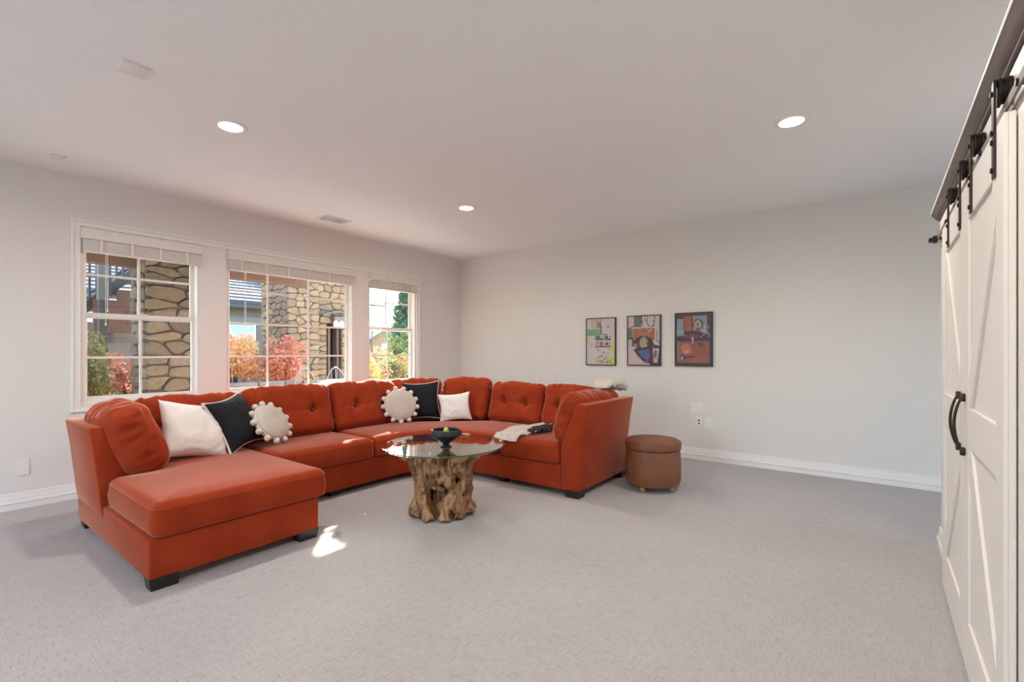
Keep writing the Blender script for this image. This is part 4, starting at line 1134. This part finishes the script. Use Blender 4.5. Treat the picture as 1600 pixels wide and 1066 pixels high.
# neighbour house with tiled roof
nh = thing('neighbour_house', 'taupe stucco house with pale tiled roof beyond the bushes', 'house', (7, 16, 0))
bm = BM(); box(bm, -1.5, 8.9, 16.0, 22, -.1, 2.75); obj('wall', bm, M['taupe'], nh)
bm = BM(); box(bm, 8.0, 10.6, 17.3, 22, -.1, 2.75); obj('wall', bm, M['taupe'], nh)
bm = BM(); box(bm, -1.6, 9.25, 15.52, 15.60, 2.62, 2.80); obj('fascia', bm, M['rail'], nh)
bm = BM(); box(bm, -1.6, 9.2, 15.6, 16.0, 2.70, 2.74); obj('soffit', bm, M['taupe'], nh)
for k in range(22):      # courses rise and step back; a hip on the right
    z = 2.78+k*.125; y = 15.5+k*.235; xr = 9.3-k*.22
    bm = BM()
    A = [(-1.8, y, z), (xr, y, z), (xr, y+.30, z+.115), (-1.8, y+.30, z+.115)]
    prism(bm, [(y, z+.02), (y, z+.075), (y+.28, z+.175), (y+.28, z+.12)], 'x', -1.8, xr); obj('tile_course', bm, M['roof'], nh)
bm = BM(); v = [bm.verts.new(p) for p in ((-1.8, 15.5, 2.74), (9.3, 15.5, 2.74), (4.4, 20.7, 5.5), (-1.8, 20.7, 5.5), (-1.8, 22, 2.7), (9.3, 22, 2.7))]
for f in ((0, 1, 2, 3), (1, 5, 2), (0, 3, 4), (3, 2, 5, 4), (0, 4, 5, 1)): bm.faces.new([v[i] for i in f])
bmesh.ops.recalc_face_normals(bm, faces=bm.faces); obj('roof_deck', bm, M['roofdark'], nh)
for k in range(18):      # hip cap tiles
    a = Vector((9.3, 15.5, 2.84)).lerp(Vector((4.7, 20.6, 5.66)), k/18); b = Vector((9.3, 15.5, 2.84)).lerp(Vector((4.7, 20.6, 5.66)), (k+.9)/18)
    bm = BM(); bar(bm, a, b+Vector((0, 0, -.03)), .10, .24); obj('hip_tile', bm, M['roof'], nh)
for k in range(8):
    z = 2.80+k*.125; y = 16.6+k*.235
    bm = BM(); prism(bm, [(y, z+.02), (y, z+.075), (y+.28, z+.175), (y+.28, z+.12)], 'x', 8.0+k*.1, 10.9-k*.25); obj('tile_course', bm, M['roof'], nh)
wn = bm = BM()
for a, b, c, d in ((6.30, 6.36, 1.05, 2.18), (7.06, 7.13, 1.05, 2.18), (6.30, 7.13, 1.05, 1.11), (6.30, 7.13, 2.12, 2.18), (6.30, 7.13, 1.60, 1.65)): box(bm, a, b, 15.93, 16.01, c, d)
wf = obj('window', bm, M['wtrim'], nh)
bm = BM(); box(bm, 6.36, 7.06, 15.97, 15.99, 1.11, 1.60); obj('pane', bm, M['wglass'], wf)
bm = BM(); box(bm, 6.36, 7.06, 15.97, 15.99, 1.65, 2.12); obj('blind', bm, M['hblind'], wf)
bm = BM(); box(bm, 6.12, 7.32, 15.93, 16.01, 2.18, 2.36); obj('lintel', bm, M['grey'], wf)
bm = BM(); box(bm, 7.9, 8.1, 15.9, 16.02, -.1, 2.7); obj('corner_board', bm, M['grey'], nh)
# pale siding low extension on the left
ps = thing('garden_outbuilding', 'pale blue-grey sided outbuilding behind the outdoor stair', 'shed', (2, 13, -.1))
bm = BM(); box(bm, -1.0, 3.6, 13.0, 14.0, -.1, 2.35); obj('body', bm, M['paleblue'], ps)
for k in range(7):
    bm = BM(); box(bm, -1.0, 3.6, 12.975, 13.0, .3+k*.3, .58+k*.3); obj('siding_board', bm, M['paleblue'], ps)

# distant tan house in the right window
fh = thing('gabled_house', 'small tan gabled house far off in the right window', 'house', (24.5, 32, 0))
bm = BM(); prism(bm, [(22.6, -.1), (26.4, -.1), (26.4, 2.3), (24.5, 3.35), (22.6, 2.3)], 'y', 31, 36); obj('wall', bm, M['tanhouse'], fh)
for s in (-1, 1):
    bm = BM(); bar(bm, (24.5, 33.5, 3.45), (24.5+s*2.5, 33.5, 2.08), .12, 5.6, up=(0, 0, 1)); obj('roof', bm, M['grey'], fh)
for x in (23.5, 25.2):
    bm = BM(); box(bm, x, x+.6, 30.95, 31.02, 1.0, 1.9); obj('window', bm, M['wtrim'], fh)
sp = thing('street_lamp', 'thin flat-headed street lamp against the sky in the right window', 'street lamp', (14.9, 20.5, -.1))
bm = BM(); tube(bm, [(14.95, 20.5, -.1), (14.95, 20.5, 3.65)], .035, 10); obj('pole', bm, M['post'], sp)
bm = BM(); box(bm, 14.35, 15.75, 20.35, 20.65, 3.62, 3.70, .02); obj('lamp_head', bm, M['post'], sp)

# planter wall of stones along the bushes
pw = thing('planter_wall', 'low grey stone planter wall in front of the autumn bushes', 'wall', (3.8, 9.3, -.05))
bm = BM(); box(bm, 2.6, 4.95, 9.22, 9.42, -.05, .66); obj('core', bm, M['mortar'], pw)
for j in range(4):
    x = 2.6-.2*(j % 2)
    while x < 4.9:
        w = random.Random(int(x*100)+j).uniform(.35, .6); x1 = min(4.97, x+w)
        bm = BM(); box(bm, max(2.6, x)+.008, x1-.008, 9.18, 9.44, -.05+j*.18+.008, -.05+(j+1)*.18-.006, .018, 2); obj('block', bm, M['wallstone'], pw); x = x1

def foliage(bm, c, rad, n, size, cols, seed, shape='ball'):
    rnd = random.Random(seed); lay = bm.loops.layers.float_color.get('Col') or bm.loops.layers.float_color.new('Col')
    c = Vector(c)
    blobs = [(Vector((rnd.uniform(-.8, .8)*rad[0], rnd.uniform(-.8, .8)*rad[1], rnd.uniform(-.6, .85)*rad[2])), rnd.uniform(.18, .5), rnd.choice(cols)) for _ in range(26)]
    for i in range(n):
        if shape == 'ball':
            o_, f, bc = rnd.choice(blobs)
            d = Vector((rnd.gauss(0, 1), rnd.gauss(0, 1), rnd.gauss(0, 1))).normalized()*rnd.uniform(.5, 1)**.5
            p = c+o_+Vector((d.x*rad[0]*f, d.y*rad[1]*f, d.z*rad[2]*f))
            col = bc if rnd.random() < .6 else rnd.choice(cols)
        else:
            t = rnd.random()**1.3; a = rnd.uniform(0, 6.28); r = rad[0]*(1-t)*rnd.uniform(.25, 1)*(.75+.25*math.sin(a*3+t*30))
            p = c+Vector((r*math.cos(a), r*math.sin(a), rad[2]*t-.25*r)); col = rnd.choice(cols)
        k = rnd.uniform(.7, 1.25); s = size*rnd.uniform(.6, 1.3)
        u = Vector((rnd.gauss(0, 1), rnd.gauss(0, 1), rnd.gauss(0, 1))).normalized(); v = u.orthogonal().normalized(); w = u.cross(v)
        ca = rnd.uniform(0, 6.28); v, w = v*math.cos(ca)+w*math.sin(ca), w*math.cos(ca)-v*math.sin(ca)
        vs = [bm.verts.new(p+v*s), bm.verts.new(p+w*s*.45), bm.verts.new(p-v*s), bm.verts.new(p-w*s*.45)]
        f = bm.faces.new(vs)
        for l in f.loops: l[lay] = (*[min(1, x*k) for x in col], 1)
def bush(name, label, cat, c, rad, n, size, cols, seed, shape='ball', group=None, ground=-.1):
    t = thing(name, label, cat, (c[0], c[1], ground), group)
    bm = BM(); foliage(bm, c, rad, n, size, cols, seed, shape); obj('foliage', bm, M['leaf'], t, sharp=0, kind='stuff')
    bm = BM(); zt = c[2] if shape == 'ball' else c[2]+rad[2]*.9
    tube(bm, [(c[0], c[1], ground), (c[0]+.02, c[1], (ground+zt)/2), (c[0], c[1], zt)], [.05, .035, .01], 8)
    if shape == 'ball':
        for k in range(4):
            a = k*1.57+seed; tube(bm, [(c[0], c[1], ground), (c[0]+rad[0]*.5*math.cos(a), c[1]+rad[1]*.5*math.sin(a), zt)], [.025, .008], 6)
    obj('stem', bm, M['bark'], t)
OR = [(.70, .27, .12), (.74, .40, .16), (.76, .55, .18), (.66, .22, .13), (.74, .36, .25)]
PK = [(.62, .28, .20), (.56, .22, .17), (.68, .42, .26), (.46, .18, .13)]
GY = [(.22, .25, .08), (.30, .31, .11), (.16, .20, .07), (.42, .36, .12)]
GR = [(.10, .18, .09), (.15, .24, .12), (.07, .13, .08)]
bush('autumn_bush', 'orange and yellow autumn bush filling the lower left of the middle window', 'bush', (4.08, 10.05, 1.04), (.56, .42, .54), 6500, .034, [(.76, .55, .18), (.74, .40, .16), (.78, .5, .3), (.70, .27, .12)], 1)
bush('autumn_bush', 'coral red autumn bush against the chimney in the middle window', 'bush', (4.90, 9.80, 1.02), (.40, .34, .52), 5600, .032, [OR[0], OR[4], OR[3], PK[0]], 2)
bush('autumn_bush', 'dark pink autumn bush low in the left window before the pier', 'bush', (2.14, 9.1, .72), (.34, .34, .50), 4200, .030, PK, 3)
bush('green_shrub', 'tall yellow-green shrub at the left edge of the left window', 'bush', (1.62, 8.75, .92), (.26, .30, .66), 4200, .032, GY+[OR[1]], 4)
bush('green_shrub', 'low green shrub beside the foot of the near pier', 'bush', (1.76, 8.2, .36), (.15, .15, .32), 2200, .026, GY, 5)
bush('autumn_bush', 'amber bush low left in the right window', 'bush', (10.0, 14.0, .55), (.75, .6, .95), 4200, .05, [OR[2], OR[1], GY[3], OR[0]], 6)
bush('autumn_bush', 'reddish bush low right in the right window', 'bush', (11.7, 14.6, .45), (.8, .6, .75), 3600, .05, [GY[0], GY[2], OR[0], GY[1]], 7)
bush('leafy_tree', 'yellow-green leafy tree in the middle of the right window', 'tree', (14.25, 17.3, 1.05), (.55, .5, 1.15), 5200, .05, [(.22, .25, .07), (.32, .33, .10), (.14, .18, .07)], 8)
bush('spruce_tree', 'blue-green spruce rising at the right of the right window', 'tree', (17.35, 20.8, .1), (1.9, 1.9, 5.6), 17000, .10, GR, 9, 'cone')

# patio table and chairs outside the middle window
pt = thing('patio_table', 'glass patio table outside the middle window', 'table', (5.2, 7.9, -.05))
bm = BM(); lathe(bm, [(0, .72), (.55, .72), (.56, .735), (.55, .75), (0, .75)], 40, (5.2, 7.9, -.05)); obj('table_top', bm, M['chairmetal'], pt)
bm = BM(); tube(bm, [(5.2, 7.9, -.05), (5.2, 7.9, .68)], .04, 12); lathe(bm, [(0, 0), (.25, 0), (.22, .03), (0, .05)], 24, (5.2, 7.9, -.05)); obj('pedestal', bm, M['chairmetal'], pt)
for i, (x, y, l) in enumerate(((4.95, 8.75, 'pale metal patio chair left of the patio table'), (5.55, 8.6, 'pale metal patio chair right of the patio table'))):
    t = thing('patio_chair', l, 'chair', (x, y, -.05), 'pale patio chairs')
    bm = BM(); box(bm, x-.22, x+.22, y-.22, y+.22, .38, .41, .01, 2); obj('seat', bm, M['chairmetal'], t)
    bm = BM(); tube(bm, [(x-.2, y+.2, .4)]+[(x-.2+.4*k/10, y+.22+.03*math.sin(k/10*math.pi), .72+.20*math.sin(k/10*math.pi)) for k in range(11)]+[(x+.2, y+.2, .4)], .014, 8); obj('back_hoop', bm, M['chairmetal'], t)
    for k in range(3):
        bm = BM(); tube(bm, [(x-.1+.1*k, y+.2, .4), (x-.1+.1*k, y+.24, .88)], .008, 6); obj('spindle', bm, M['chairmetal'], t)
    for sx in (-1, 1):
        for sy in (-1, 1):
            bm = BM(); tube(bm, [(x+sx*.19, y+sy*.19, .39), (x+sx*.22, y+sy*.22, -.05)], .012, 8); obj('leg', bm, M['chairmetal'], t)
